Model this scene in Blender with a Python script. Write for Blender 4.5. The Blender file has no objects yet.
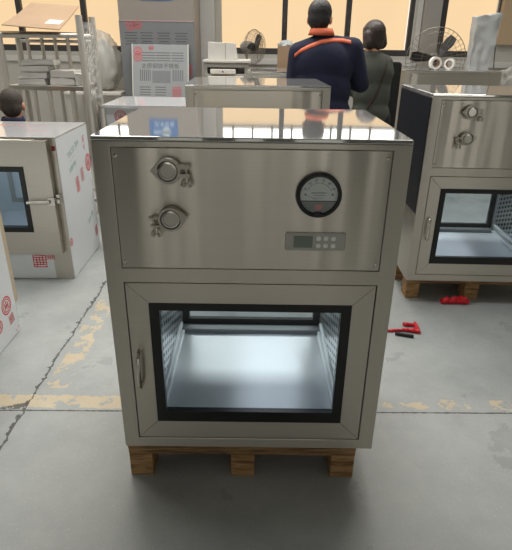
import bpy, bmesh, math, random
from mathutils import Vector, Matrix, Euler, noise
random.seed(7)
scn = bpy.context.scene
col = scn.collection
PI = math.pi

# ------------------------------------------------------------------ materials
def lin(c):
    out = []
    for v in c:
        v /= 255.0
        out.append(v / 12.92 if v <= 0.04045 else ((v + 0.055) / 1.055) ** 2.4)
    return (*out, 1.0)

def new_mat(name):
    m = bpy.data.materials.new(name); m.use_nodes = True
    nt = m.node_tree
    return m, nt, nt.nodes, nt.links, nt.nodes['Principled BSDF']

def plain(name, rgb, rough=0.5, metal=0.0, vary=0.0, scale=20.0, bump=0.0, spec=0.5, emit=0.0):
    m, nt, N, L, b = new_mat(name)
    b.inputs['Base Color'].default_value = lin(rgb)
    b.inputs['Roughness'].default_value = rough
    b.inputs['Metallic'].default_value = metal
    b.inputs['Specular IOR Level'].default_value = spec
    if emit:
        b.inputs['Emission Color'].default_value = lin(rgb); b.inputs['Emission Strength'].default_value = emit
    if vary or bump:
        tc = N.new('ShaderNodeTexCoord'); nz = N.new('ShaderNodeTexNoise')
        nz.inputs['Scale'].default_value = scale; nz.inputs['Detail'].default_value = 6
        L.new(tc.outputs['Object'], nz.inputs['Vector'])
        if vary:
            mx = N.new('ShaderNodeMix'); mx.data_type = 'RGBA'
            mx.inputs['A'].default_value = lin([v * (1 - vary) for v in rgb])
            mx.inputs['B'].default_value = lin([min(255, v * (1 + vary)) for v in rgb])
            L.new(nz.outputs['Fac'], mx.inputs['Factor']); L.new(mx.outputs['Result'], b.inputs['Base Color'])
        if bump:
            bp = N.new('ShaderNodeBump'); bp.inputs['Strength'].default_value = bump; bp.inputs['Distance'].default_value = 0.01
            L.new(nz.outputs['Fac'], bp.inputs['Height']); L.new(bp.outputs['Normal'], b.inputs['Normal'])
    return m

def steel(name, rgb, rough, axis='z', brush=0.06, wave=0.0, aniso=0.0, metal=1.0, tan=(0, 0, 1), wsc=(3, 3, 3)):
    """brushed stainless: fine streaks stretched along one axis, slow waviness of the sheet"""
    m, nt, N, L, b = new_mat(name)
    b.inputs['Metallic'].default_value = metal
    tc = N.new('ShaderNodeTexCoord'); mp = N.new('ShaderNodeMapping')
    s = {'x': (2.5, 160, 160), 'z': (160, 160, 2.5), 'y': (160, 2.5, 160)}[axis]
    mp.inputs['Scale'].default_value = s
    nz = N.new('ShaderNodeTexNoise'); nz.inputs['Scale'].default_value = 1.0; nz.inputs['Detail'].default_value = 3
    L.new(tc.outputs['Object'], mp.inputs['Vector']); L.new(mp.outputs['Vector'], nz.inputs['Vector'])
    mx = N.new('ShaderNodeMix'); mx.data_type = 'RGBA'
    mx.inputs['A'].default_value = lin([v * (1 - brush) for v in rgb]); mx.inputs['B'].default_value = lin([min(255, v * (1 + brush)) for v in rgb])
    L.new(nz.outputs['Fac'], mx.inputs['Factor']); L.new(mx.outputs['Result'], b.inputs['Base Color'])
    mr = N.new('ShaderNodeMapRange'); mr.inputs['To Min'].default_value = rough * 0.97; mr.inputs['To Max'].default_value = rough * 1.03
    L.new(nz.outputs['Fac'], mr.inputs['Value']); L.new(mr.outputs['Result'], b.inputs['Roughness'])
    if aniso:
        b.inputs['Anisotropic'].default_value = aniso
        tg = N.new('ShaderNodeCombineXYZ')                # highlights smear across the brushing
        for q, v in zip('XYZ', tan): tg.inputs[q].default_value = v
        L.new(tg.outputs['Vector'], b.inputs['Tangent'])
    if wave:
        n2 = N.new('ShaderNodeTexNoise'); n2.inputs['Scale'].default_value = 1.0; n2.inputs['Detail'].default_value = 1
        m2 = N.new('ShaderNodeMapping'); m2.inputs['Scale'].default_value = wsc
        L.new(tc.outputs['Object'], m2.inputs['Vector']); L.new(m2.outputs['Vector'], n2.inputs['Vector'])
        bp = N.new('ShaderNodeBump'); bp.inputs['Strength'].default_value = wave; bp.inputs['Distance'].default_value = 0.02
        L.new(n2.outputs['Fac'], bp.inputs['Height']); L.new(bp.outputs['Normal'], b.inputs['Normal'])
    return m

def clear(name, tint=(235, 240, 240), gloss=0.02, ior=1.4, rough=0.02):
    """thin pane: lets light straight through, reflects more at grazing angles"""
    m, nt, N, L, b = new_mat(name)
    N.remove(b)
    out = N['Material Output']
    tr = N.new('ShaderNodeBsdfTransparent'); tr.inputs['Color'].default_value = lin(tint)
    gl = N.new('ShaderNodeBsdfGlossy'); gl.inputs['Roughness'].default_value = rough
    lw_ = N.new('ShaderNodeLayerWeight'); pw = N.new('ShaderNodeMath'); pw.operation = 'POWER'; pw.inputs[1].default_value = 4.0
    L.new(lw_.outputs['Facing'], pw.inputs[0])
    fr = N.new('ShaderNodeMapRange'); fr.inputs['To Min'].default_value = gloss; fr.inputs['To Max'].default_value = 0.6
    L.new(pw.outputs[0], fr.inputs['Value'])
    mx = N.new('ShaderNodeMixShader')
    L.new(fr.outputs['Result'], mx.inputs['Fac']); L.new(tr.outputs['BSDF'], mx.inputs[1]); L.new(gl.outputs['BSDF'], mx.inputs[2])
    L.new(mx.outputs['Shader'], out.inputs['Surface'])
    return m

def film(name, rgb, alpha, rough=0.25, bump=0.6, scale=14):
    """crinkled plastic sheet, partly see-through"""
    m, nt, N, L, b = new_mat(name)
    b.inputs['Base Color'].default_value = lin(rgb); b.inputs['Roughness'].default_value = rough
    b.inputs['Alpha'].default_value = alpha
    tc = N.new('ShaderNodeTexCoord'); nz = N.new('ShaderNodeTexVoronoi'); nz.feature = 'SMOOTH_F1'
    nz.inputs['Scale'].default_value = scale
    L.new(tc.outputs['Object'], nz.inputs['Vector'])
    bp = N.new('ShaderNodeBump'); bp.inputs['Strength'].default_value = bump; bp.inputs['Distance'].default_value = 0.03
    L.new(nz.outputs['Distance'], bp.inputs['Height']); L.new(bp.outputs['Normal'], b.inputs['Normal'])
    return m

def wood(name, a, c, axis='x'):
    m, nt, N, L, b = new_mat(name)
    tc = N.new('ShaderNodeTexCoord'); mp = N.new('ShaderNodeMapping')
    mp.inputs['Scale'].default_value = {'x': (6, 60, 60), 'y': (60, 6, 60)}[axis]
    nz = N.new('ShaderNodeTexNoise'); nz.inputs['Scale'].default_value = 1.2; nz.inputs['Detail'].default_value = 8; nz.inputs['Distortion'].default_value = 1.0
    L.new(tc.outputs['Object'], mp.inputs['Vector']); L.new(mp.outputs['Vector'], nz.inputs['Vector'])
    rp = N.new('ShaderNodeValToRGB')
    rp.color_ramp.elements[0].color = lin(a); rp.color_ramp.elements[0].position = 0.32
    rp.color_ramp.elements[1].color = lin(c); rp.color_ramp.elements[1].position = 0.62
    L.new(nz.outputs['Fac'], rp.inputs['Fac']); L.new(rp.outputs['Color'], b.inputs['Base Color'])
    b.inputs['Roughness'].default_value = 0.8
    bp = N.new('ShaderNodeBump'); bp.inputs['Strength'].default_value = 0.4; bp.inputs['Distance'].default_value = 0.004
    L.new(nz.outputs['Fac'], bp.inputs['Height']); L.new(bp.outputs['Normal'], b.inputs['Normal'])
    return m

def glow(name, rgb, s, cloth=0.0):
    m, nt, N, L, b = new_mat(name)
    N.remove(b); e = N.new('ShaderNodeEmission'); e.inputs['Color'].default_value = lin(rgb); e.inputs['Strength'].default_value = s
    if cloth:
        tc = N.new('ShaderNodeTexCoord'); nz = N.new('ShaderNodeTexNoise'); nz.inputs['Scale'].default_value = 1.6
        L.new(tc.outputs['Object'], nz.inputs['Vector'])
        mr = N.new('ShaderNodeMapRange'); mr.inputs['To Min'].default_value = s * (1 - cloth); mr.inputs['To Max'].default_value = s * (1 + cloth)
        L.new(nz.outputs['Fac'], mr.inputs['Value']); L.new(mr.outputs['Result'], e.inputs['Strength'])
    L.new(e.outputs['Emission'], N['Material Output'].inputs['Surface'])
    return m

def perforated(name):
    m, nt, N, L, b = new_mat(name)
    b.inputs['Metallic'].default_value = 0.9; b.inputs['Roughness'].default_value = 0.35
    tc = N.new('ShaderNodeTexCoord'); sp = N.new('ShaderNodeSeparateXYZ'); L.new(tc.outputs['Object'], sp.inputs['Vector'])
    def math_(op, a, bv=None):
        n = N.new('ShaderNodeMath'); n.operation = op
        for i, v in enumerate((a, bv)):
            if v is None: continue
            if isinstance(v, (int, float)): n.inputs[i].default_value = v
            else: L.new(v, n.inputs[i])
        return n.outputs[0]
    u = math_('MULTIPLY', sp.outputs['Y'], 26.0); v = math_('MULTIPLY', sp.outputs['Z'], 34.0)
    v2 = math_('ADD', v, math_('MULTIPLY', math_('FLOOR', u), 0.5))
    fu = math_('SUBTRACT', math_('FRACT', u), 0.5); fv = math_('SUBTRACT', math_('FRACT', v2), 0.5)
    # slanted oblong holes
    a = math_('ADD', fu, math_('MULTIPLY', fv, 0.5))
    d = math_('ADD', math_('MULTIPLY', math_('MULTIPLY', a, a), 9.0), math_('MULTIPLY', math_('MULTIPLY', fv, fv), 7.0))
    hole = math_('LESS_THAN', d, 0.75)
    mx = N.new('ShaderNodeMix'); mx.data_type = 'RGBA'
    mx.inputs['A'].default_value = lin((200, 204, 205)); mx.inputs['B'].default_value = lin((38, 40, 42))
    L.new(hole, mx.inputs['Factor']); L.new(mx.outputs['Result'], b.inputs['Base Color'])
    return m

def concrete():
    m, nt, N, L, b = new_mat('painted_concrete')
    g = N.new('ShaderNodeNewGeometry'); sp = N.new('ShaderNodeSeparateXYZ'); L.new(g.outputs['Position'], sp.inputs['Vector'])
    def mt(op, a, bv=None, c=None, clamp=False):
        n = N.new('ShaderNodeMath'); n.operation = op; n.use_clamp = clamp
        for i, v in enumerate((a, bv, c)):
            if v is None: continue
            if isinstance(v, (int, float)): n.inputs[i].default_value = v
            else: L.new(v, n.inputs[i])
        return n.outputs[0]
    def nz(scale, detail=6, rough=0.55, vec=None):
        n = N.new('ShaderNodeTexNoise'); n.inputs['Scale'].default_value = scale; n.inputs['Detail'].default_value = detail; n.inputs['Roughness'].default_value = rough
        L.new(vec or g.outputs['Position'], n.inputs['Vector']); return n.outputs['Fac']
    X, Y = sp.outputs['X'], sp.outputs['Y']
    big, mid, fine, edge = nz(0.9, 4), nz(5, 8, 0.7), nz(120, 3), nz(28, 4, 0.7)
    def ramp(v, stops):
        r = N.new('ShaderNodeValToRGB'); e = r.color_ramp.elements
        e[0].position, e[0].color = stops[0][0], lin(stops[0][1]); e[1].position, e[1].color = stops[1][0], lin(stops[1][1])
        for p, c in stops[2:]:
            q = e.new(p); q.color = lin(c)
        L.new(v, r.inputs['Fac']); return r.outputs['Color']
    def mix(f, a, c, mode='MIX'):
        n = N.new('ShaderNodeMix'); n.data_type = 'RGBA'; n.blend_type = mode
        for k, v in (('Factor', f), ('A', a), ('B', c)):
            if isinstance(v, (int, float)): n.inputs[k].default_value = v
            elif isinstance(v, tuple): n.inputs[k].default_value = lin(v)
            else: L.new(v, n.inputs[k])
        return n.outputs['Result']
    mixv = mt('ADD', mt('MULTIPLY', big, 0.5), mt('MULTIPLY', mid, 0.5))
    base = ramp(mixv, [(0.36, (150, 153, 151)), (0.64, (176, 179, 176))])
    base = mix(mt('MULTIPLY', mt('GREATER_THAN', fine, 0.64), 0.25), base, (215, 216, 212))
    # pale scuffs, dirt
    base = mix(mt('MULTIPLY', mt('GREATER_THAN', nz(9, 10, 0.75), 0.66), 0.35), base, (202, 203, 199))
    base = mix(mt('MULTIPLY', mt('LESS_THAN', nz(2.3, 9, 0.65), 0.40), 0.22), base, (96, 98, 97))
    def band(v, lo, hi): return mt('MULTIPLY', mt('GREATER_THAN', v, lo), mt('LESS_THAN', v, hi))
    wx = mt('ADD', X, mt('MULTIPLY', mt('SUBTRACT', edge, 0.5), 0.05))
    wy = mt('ADD', Y, mt('MULTIPLY', mt('SUBTRACT', edge, 0.5), 0.05))
    worn = nz(9, 8, 0.7)
    # worn yellow line: cross line (strong west of the cabinet, faint east), long line along the joint
    cross_w = mt('MULTIPLY', mt('MULTIPLY', band(wy, 1.708, 1.790), mt('LESS_THAN', X, 0.0)), mt('GREATER_THAN', worn, 0.45))
    cross_e = mt('MULTIPLY', mt('MULTIPLY', band(wy, 1.735, 1.800), mt('GREATER_THAN', X, 0.0)), mt('GREATER_THAN', worn, 0.53))
    long_ = mt('MULTIPLY', mt('MULTIPLY', band(wx, -0.915, -0.815), band(Y, 1.84, 2.75)), mt('GREATER_THAN', worn, 0.51))
    yel = mt('MAXIMUM', mt('MAXIMUM', cross_w, cross_e), long_)
    ycol = ramp(mid, [(0.3, (205, 178, 128)), (0.7, (222, 200, 160))])
    base = mix(mt('MULTIPLY', yel, 0.6), base, ycol)
    # saw-cut joints
    jw = mt('ADD', 0.0045, mt('MULTIPLY', mt('MAXIMUM', mt('SUBTRACT', edge, 0.5), 0.0), 0.05))
    jx = mt('LESS_THAN', mt('ABSOLUTE', mt('ADD', mt('SUBTRACT', wx, -0.945), mt('MULTIPLY', mt('SUBTRACT', nz(3, 3), 0.5), 0.05))), jw)
    jy = mt('LESS_THAN', mt('ABSOLUTE', mt('SUBTRACT', mt('SUBTRACT', Y, mt('MULTIPLY', X, 0.014)), 1.701)), mt('ADD', 0.004, mt('MULTIPLY', mt('SUBTRACT', edge, 0.5), 0.012)))
    # the broken corner beside the joint
    chip = mt('MULTIPLY', band(X, -1.075, -0.94), mt('MULTIPLY', mt('GREATER_THAN', wy, 1.695), mt('LESS_THAN', wy, mt('ADD', 1.69, mt('MULTIPLY', mt('ADD', X, 1.075), 0.42)))))
    j = mt('MAXIMUM', jx, jy)
    base = mix(mt('MULTIPLY', chip, mt('GREATER_THAN', edge, 0.42)), base, (92, 88, 78))
    base = mix(mt('MULTIPLY', j, 0.85), base, (48, 46, 42))
    L.new(base, b.inputs['Base Color'])
    L.new(mt('ADD', 0.42, mt('MULTIPLY', mid, 0.3)), b.inputs['Roughness'])
    bp = N.new('ShaderNodeBump'); bp.inputs['Strength'].default_value = 0.25; bp.inputs['Distance'].default_value = 0.004
    L.new(mt('SUBTRACT', mid, mt('MULTIPLY', j, 1.5)), bp.inputs['Height']); L.new(bp.outputs['Normal'], b.inputs['Normal'])
    return m

M = dict(
    steel_v=steel('brushed_steel_vertical', (200, 194, 183), 0.36, 'z', 0.02, 0.15, 0.85, wsc=(7, 4, 0.5)),
    steel_h=steel('brushed_steel_horizontal', (200, 194, 183), 0.34, 'x', 0.02, 0.02, 0.85),
    steel_panel=steel('brushed_steel_panel', (206, 200, 189), 0.30, 'x', 0.02, 0.30, 0.93, wsc=(9, 1, 0.5)),
    steel_top=steel('mill_finish_steel_top', (214, 213, 210), 0.045, 'x', 0.0, 0.015, metal=0.75),
    steel_chamber=steel('satin_chamber_steel', (214, 218, 220), 0.42, 'x', 0.004, 0.25, 0.9, tan=(0, 1, 0), metal=0.6, wsc=(6, 2, 2)),
    steel_tube=plain('stainless_tube', (206, 201, 192), 0.32, 0.45),
    chrome=plain('polished_metal', (200, 196, 188), 0.16, 1.0),
    cast=plain('cast_clamp_metal', (190, 185, 175), 0.32, 0.8, 0.1, 60),
    bright=plain('bright_channel', (222, 226, 226), 0.4, 0.4),
    gap=plain('dark_seam', (24, 23, 21), 0.7),
    rubber=plain('black_rubber', (13, 13, 14), 0.35),
    glass=clear('window_glass', (240, 244, 246), ior=1.22),
    gauge_glass=clear('gauge_glass', (248, 249, 249), ior=1.12),
    perf=perforated('perforated_steel'),
    dial=plain('dial_white', (245, 246, 244), 0.5),
    dial_low=plain('dial_grey', (165, 166, 165), 0.5),
    ink=plain('black_ink', (25, 26, 28), 0.6),
    sticker_pink=plain('pink_sticker', (240, 166, 168), 0.5),
    black_plastic=plain('black_plastic', (22, 24, 26), 0.35),
    keypad=plain('keypad_plate', (180, 178, 170), 0.4, 0.3),
    lcd=plain('lcd_green_grey', (120, 132, 122), 0.25),
    button=plain('pale_button', (236, 238, 234), 0.4),
    chamber_fill=glow('added_chamber_glow', (238, 243, 252), 2.6),
    fill_bright=glow('added_bright_glow', (225, 238, 255), 7.0),
    white_liner=plain('white_liner', (215, 222, 224), 0.5),
    wood=wood('pallet_wood', (84, 62, 40), (160, 126, 86)),
    wood_y=wood('pallet_block_wood', (108, 78, 48), (180, 142, 96)),
    cardboard=plain('cardboard', (160, 134, 108), 0.85, 0, 0.05, 8),
    cardboard_e=plain('cardboard_edge', (120, 92, 66), 0.9),
    paper=plain('white_paper', (205, 202, 195), 0.7, 0, 0.04, 10),
    film_white=plain('white_protective_film', (220, 223, 225), 0.28, 0, 0.03, 4, 0.05),
    film_edge=plain('film_edge', (190, 175, 150), 0.6),
    film_top=plain('glossy_film_over_steel', (205, 205, 207), 0.10, 0.35, 0.02, 4, 0.03),
    film_grey=plain('grey_printed_film', (126, 128, 131), 0.35, 0, 0.05, 5, 0.08),
    film_light=plain('pale_printed_film', (150, 153, 154), 0.35, 0, 0.04, 5, 0.08),
    reflection_dark=plain('painted_dark_reflection', (38, 40, 46), 0.3, 0.2, 0.15, 6, 0.05),  # dark reflection on bare steel, put into the colour
    taupe=plain('taupe_board', (146, 139, 132), 0.5, 0, 0.03, 4),
    red=plain('red_print', (205, 42, 46), 0.5),
    red_faint=plain('faded_red_print', (196, 96, 102), 0.5),
    green=plain('green_print', (70, 150, 128), 0.5),
    printgrey=plain('grey_print', (92, 94, 98), 0.6),
    blue=plain('blue_label', (46, 108, 178), 0.45),
    lblue=plain('pale_blue_label', (200, 222, 236), 0.45),
    red_plastic=plain('red_plastic', (205, 22, 38), 0.35),
    red_knob=plain('dark_red_switch', (120, 24, 30), 0.4),
    bag=film('clear_bag_plastic', (215, 213, 207), 0.5, 0.25, 0.5, 8),
    bag_in=plain('white_foam', (190, 187, 180), 0.8, 0, 0.04, 10),
    foam=film('foam_wrap', (172, 174, 174), 0.93, 0.35, 0.5, 11),
    shelf_film=film('wrinkled_clear_film', (225, 225, 222), 0.35, 0.15, 1.0, 30),
    wall=plain('painted_wall', (196, 192, 184), 0.8, 0, 0.03, 2),
    pale_tape=plain('pale_pink_tape', (186, 160, 158), 0.5),
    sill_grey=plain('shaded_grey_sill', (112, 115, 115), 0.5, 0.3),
    unseen_wall_dim=plain('unseen_grey_wall', (62, 60, 57), 0.8, 0, 0.03, 2),
    wall_tan=plain('tan_wall', (196, 172, 140), 0.8, 0, 0.03, 2),
    pillar=plain('pale_pillar', (212, 210, 205), 0.7, 0, 0.02, 2),
    pillar_grey=plain('grey_pillar', (165, 160, 154), 0.7, 0, 0.02, 2),
    ceiling=plain('ceiling_paint', (176, 176, 174), 0.9),
    frame=plain('window_frame_paint', (66, 64, 64), 0.5),
    blind=glow('sunlit_peach_blind', (255, 220, 172), 0.97, 0.05),  # emission stands in for daylight coming through the cloth
    pane=glow('overcast_sky_through_pane', (255, 253, 246), 3.0),
    floor=concrete(),
    navy=plain('navy_workwear', (23, 27, 50), 0.9, 0, 0.25, 9, 0.4),
    navy_hi=plain('navy_shoulder_yoke', (34, 40, 68), 0.9, 0, 0.2, 9, 0.4),
    orange=plain('orange_piping', (205, 98, 62), 0.7),
    trouser=plain('dark_trousers', (30, 32, 42), 0.9, 0, 0.2, 9, 0.3),
    olive=plain('grey_green_jacket', (72, 75, 66), 0.9, 0, 0.15, 9, 0.4),
    strap=plain('brown_leather', (58, 32, 26), 0.6),
    skin=plain('skin', (196, 140, 112), 0.55, 0, 0.05, 12),
    hair=plain('black_hair', (26, 22, 21), 0.55, 0, 0.3, 60, 0.5),
    hair_b=plain('dark_brown_hair', (46, 33, 28), 0.5, 0, 0.3, 60, 0.5),
    hair_s=plain('cropped_greying_hair', (62, 54, 48), 0.8, 0, 0.3, 90, 0.5),
    shoe=plain('dark_shoe', (28, 27, 27), 0.6),
    pack_grey=plain('grey_white_wrap', (210, 208, 203), 0.6, 0, 0.05, 10),
    machine=plain('grey_plastic_housing', (160, 156, 150), 0.5),
    machine_w=plain('off_white_plastic', (208, 204, 196), 0.5),
    wire=plain('fan_wire', (150, 142, 130), 0.4, 0.7),
    blade=plain('fan_blade', (58, 56, 56), 0.4, 0.2),
    tape=plain('white_tape', (226, 224, 218), 0.5),
)

# ------------------------------------------------------------------ mesh builders
class MB:
    def __init__(s): s.bm = bmesh.new()
    def box(s, x0, x1, y0, y1, z0, z1):
        v = [s.bm.verts.new(p) for p in ((x0,y0,z0),(x1,y0,z0),(x1,y1,z0),(x0,y1,z0),(x0,y0,z1),(x1,y0,z1),(x1,y1,z1),(x0,y1,z1))]
        for f in ((0,3,2,1),(4,5,6,7),(0,1,5,4),(1,2,6,5),(2,3,7,6),(3,0,4,7)): s.bm.faces.new([v[i] for i in f])
        return s
    def prism(s, pts, axis, a, b):
        """2-D outline extruded along an axis from a to b; pts are the other two coordinates in xyz order"""
        def P(p, t): return {'x': (t, p[0], p[1]), 'y': (p[0], t, p[1]), 'z': (p[0], p[1], t)}[axis]
        A = [s.bm.verts.new(P(p, a)) for p in pts]; B = [s.bm.verts.new(P(p, b)) for p in pts]
        n = len(pts)
        s.bm.faces.new(A); s.bm.faces.new(B[::-1])
        for i in range(n): s.bm.faces.new([A[i], B[i], B[(i+1) % n], A[(i+1) % n]])
        return s
    def tube(s, path, r, seg=10, closed=False, caps=True):
        path = [Vector(p) for p in path]; n = len(path)
        rr = r if isinstance(r, (list, tuple)) else [r] * n
        rings = []; prev = None
        for i, p in enumerate(path):
            a = path[(i-1) % n] if (i > 0 or closed) else p; c = path[(i+1) % n] if (i < n-1 or closed) else p
            t = (c - a).normalized()
            if prev is None:
                u = t.orthogonal().normalized()
            else:
                u = (prev - t * prev.dot(t)).normalized()
            prev = u; w = t.cross(u)
            rings.append([s.bm.verts.new(p + (u * math.cos(k*2*PI/seg) + w * math.sin(k*2*PI/seg)) * rr[i]) for k in range(seg)])
        m = n if closed else n - 1
        for i in range(m):
            A, B = rings[i], rings[(i+1) % n]
            for k in range(seg): s.bm.faces.new([A[k], A[(k+1) % seg], B[(k+1) % seg], B[k]])
        if caps and not closed:
            s.bm.faces.new(rings[0][::-1]); s.bm.faces.new(rings[-1])
        return s
    def lathe(s, prof, c=(0,0,0), axis='z', seg=32, closed=False):
        """prof: list of (radius, height along the axis)"""
        c = Vector(c); rings = []
        for r, h in prof:
            ring = []
            for k in range(seg):
                a = 2*PI*k/seg; x, y = r*math.cos(a), r*math.sin(a)
                q = {'z': (x,y,h), 'y': (x,h,y), 'x': (h,x,y)}[axis]
                ring.append(s.bm.verts.new(c + Vector(q)))
            rings.append(ring)
        n = len(prof)
        for i in range(n if closed else n-1):
            A, B = rings[i], rings[(i+1) % n]
            for k in range(seg): s.bm.faces.new([A[k], A[(k+1) % seg], B[(k+1) % seg], B[k]])
        if not closed:
            s.bm.faces.new(rings[0][::-1]); s.bm.faces.new(rings[-1])
        return s
    def ball(s, c, r, sub=2, scale=(1,1,1), rot=None):
        m = Matrix.Translation(Vector(c)) @ (rot.to_4x4() if rot else Matrix()) @ Matrix.Diagonal((*[r*k for k in scale], 1))
        bmesh.ops.create_icosphere(s.bm, subdivisions=sub, radius=1, matrix=m); return s
    def cells(s, xc, yc, zc, solid):
        """boxes on an irregular grid, only the outer faces, sharing vertices"""
        vs = {}
        def V(i,j,k):
            if (i,j,k) not in vs: vs[(i,j,k)] = s.bm.verts.new((xc[i],yc[j],zc[k]))
            return vs[(i,j,k)]
        nx, ny, nz = len(xc)-1, len(yc)-1, len(zc)-1
        S = {(i,j,k) for i in range(nx) for j in range(ny) for k in range(nz)
             if solid((xc[i]+xc[i+1])/2, (yc[j]+yc[j+1])/2, (zc[k]+zc[k+1])/2)}
        for (i,j,k) in S:
            for d, q in (((-1,0,0),((0,0,0),(0,0,1),(0,1,1),(0,1,0))), ((1,0,0),((1,0,0),(1,1,0),(1,1,1),(1,0,1))),
                         ((0,-1,0),((0,0,0),(1,0,0),(1,0,1),(0,0,1))), ((0,1,0),((0,1,0),(0,1,1),(1,1,1),(1,1,0))),
                         ((0,0,-1),((0,0,0),(0,1,0),(1,1,0),(1,0,0))), ((0,0,1),((0,0,1),(1,0,1),(1,1,1),(0,1,1)))):
                if (i+d[0], j+d[1], k+d[2]) not in S:
                    s.bm.faces.new([V(i+a, j+b, k+c) for a,b,c in q])
        return s
    def merge(s, mesh, matrix):
        k = len(s.bm.verts); s.bm.from_mesh(mesh); s.bm.verts.ensure_lookup_table()
        for v in s.bm.verts[k:]: v.co = matrix @ v.co
        return s
    def build(s, name, mat, parent=None, smooth=False, bevel=0.0, seg=2, angle=40):
        bmesh.ops.recalc_face_normals(s.bm, faces=s.bm.faces)
        me = bpy.data.meshes.new(name); s.bm.to_mesh(me); s.bm.free()
        me.materials.append(M[mat] if isinstance(mat, str) else mat)
        o = bpy.data.objects.new(name, me); col.objects.link(o)
        if parent: o.parent = parent
        if smooth:
            for p in me.polygons: p.use_smooth = True
            me.set_sharp_from_angle(angle=math.radians(angle))
        if bevel:
            b = o.modifiers.new('edge', 'BEVEL'); b.width = bevel; b.segments = seg; b.limit_method = 'ANGLE'; b.angle_limit = math.radians(50)
        return o

def rrect(x0, x1, z0, z1, r, n=5):
    pts = []
    for cx, cz, a0 in ((x1-r, z0+r, -90), (x1-r, z1-r, 0), (x0+r, z1-r, 90), (x0+r, z0+r, 180)):
        for k in range(n+1):
            a = math.radians(a0 + 90*k/n); pts.append((cx + r*math.cos(a), cz + r*math.sin(a)))
    return pts

_text_cache = {}
def text_mesh(s, size):
    if (s, size) in _text_cache: return _text_cache[(s, size)]
    cu = bpy.data.curves.new('lettering', 'FONT'); cu.body = s; cu.size = size; cu.align_x = 'CENTER'; cu.align_y = 'CENTER'; cu.resolution_u = 2
    o = bpy.data.objects.new('lettering', cu); col.objects.link(o)
    dg = bpy.context.evaluated_depsgraph_get(); dg.update()
    me = bpy.data.meshes.new_from_object(o.evaluated_get(dg))
    bpy.data.objects.remove(o)
    _text_cache[(s, size)] = me
    return me

def tag(o, label=None, cat=None, group=None, kind=None):
    for k, v in (('label', label), ('category', cat), ('group', group), ('kind', kind)):
        if v: o[k] = v
    return o

def thing(name, label, cat, loc=(0,0,0), rz=0.0, group=None):
    o = bpy.data.objects.new(name, None); col.objects.link(o); o.empty_display_size = 0.1
    o.location = loc; o.rotation_euler = (0,0,rz)
    return tag(o, label, cat, group)

def copy_tree(o, parent=None):
    c = o.copy(); col.objects.link(c)
    if parent: c.parent = parent; c.matrix_parent_inverse = o.matrix_parent_inverse
    for ch in list(o.children): copy_tree(ch, c)
    return c

def struct(mb, name, mat, **k): return tag(mb.build(name, mat, **k), kind='structure')

# frames that carry flat print: local (u right, v up) on a face
def on_front(x, y, z, ang=0.0):      # faces -y
    return Matrix.Translation((x, y, z)) @ Matrix(((1,0,0,0),(0,0,-1,0),(0,1,0,0),(0,0,0,1))) @ Matrix.Rotation(ang, 4, 'Z')
def on_side(x, y, z, ang=0.0):       # faces +x, u runs along +y
    return Matrix.Translation((x, y, z)) @ Matrix(((0,0,1,0),(1,0,0,0),(0,1,0,0),(0,0,0,1))) @ Matrix.Rotation(ang, 4, 'Z')
def on_top(x, y, z, ang=0.0):
    return Matrix.Translation((x, y, z)) @ Matrix.Rotation(ang, 4, 'Z')

def flat(mb, mat4, pts):
    mb.bm.faces.new([mb.bm.verts.new(mat4 @ Vector((p[0], p[1], 0))) for p in pts]); return mb
def ring(mb, mat4, r0, r1, n=28, sx=1.0):
    for k in range(n):
        a, b = 2*PI*k/n, 2*PI*(k+1)/n
        flat(mb, mat4, [(sx*r0*math.cos(a), r0*math.sin(a)), (sx*r1*math.cos(a), r1*math.sin(a)), (sx*r1*math.cos(b), r1*math.sin(b)), (sx*r0*math.cos(b), r0*math.sin(b))])
    return mb
def bar(mb, mat4, x0, x1, y0, y1): return flat(mb, mat4, [(x0,y0),(x1,y0),(x1,y1),(x0,y1)])

def emblem(name, mat, parent, mat4, r):
    """round stamp: ring, filled lobes and three upright strokes"""
    mb = MB(); ring(mb, mat4, r*0.84, r); ring(mb, mat4, r*0.62, r*0.74)
    for dx in (-0.3, 0, 0.3): bar(mb, mat4, r*(dx-0.08), r*(dx+0.08), -r*0.45, r*(0.5 if dx == 0 else 0.35))
    bar(mb, mat4, -r*0.4, r*0.4, -r*0.12, r*0.02)
    return mb.build(name, mat, parent)
def seal(name, mat, parent, mat4, w, h):
    """small stamped square of dense strokes, like a seal"""
    mb = MB()
    for k in range(6):
        a_, b_ = -w/2 + w*0.18*((k*7) % 3)/3, w/2 - w*0.2*((k*5) % 3)/3
        bar(mb, mat4, a_, b_, -h/2 + h*k/5.4, -h/2 + h*k/5.4 + h*0.075)
    for k in range(5):
        a_, b_ = -h/2 + h*0.3*((k*5) % 4)/4, h/2 - h*0.3*((k*3) % 4)/4
        bar(mb, mat4, -w/2 + w*k/4.4, -w/2 + w*k/4.4 + w*0.07, a_, b_)
    return mb.build(name, mat, parent)
def words_on(name, mat, parent, mat4, s, size):
    return MB().merge(text_mesh(s, size), mat4).build(name, mat, parent)

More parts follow.
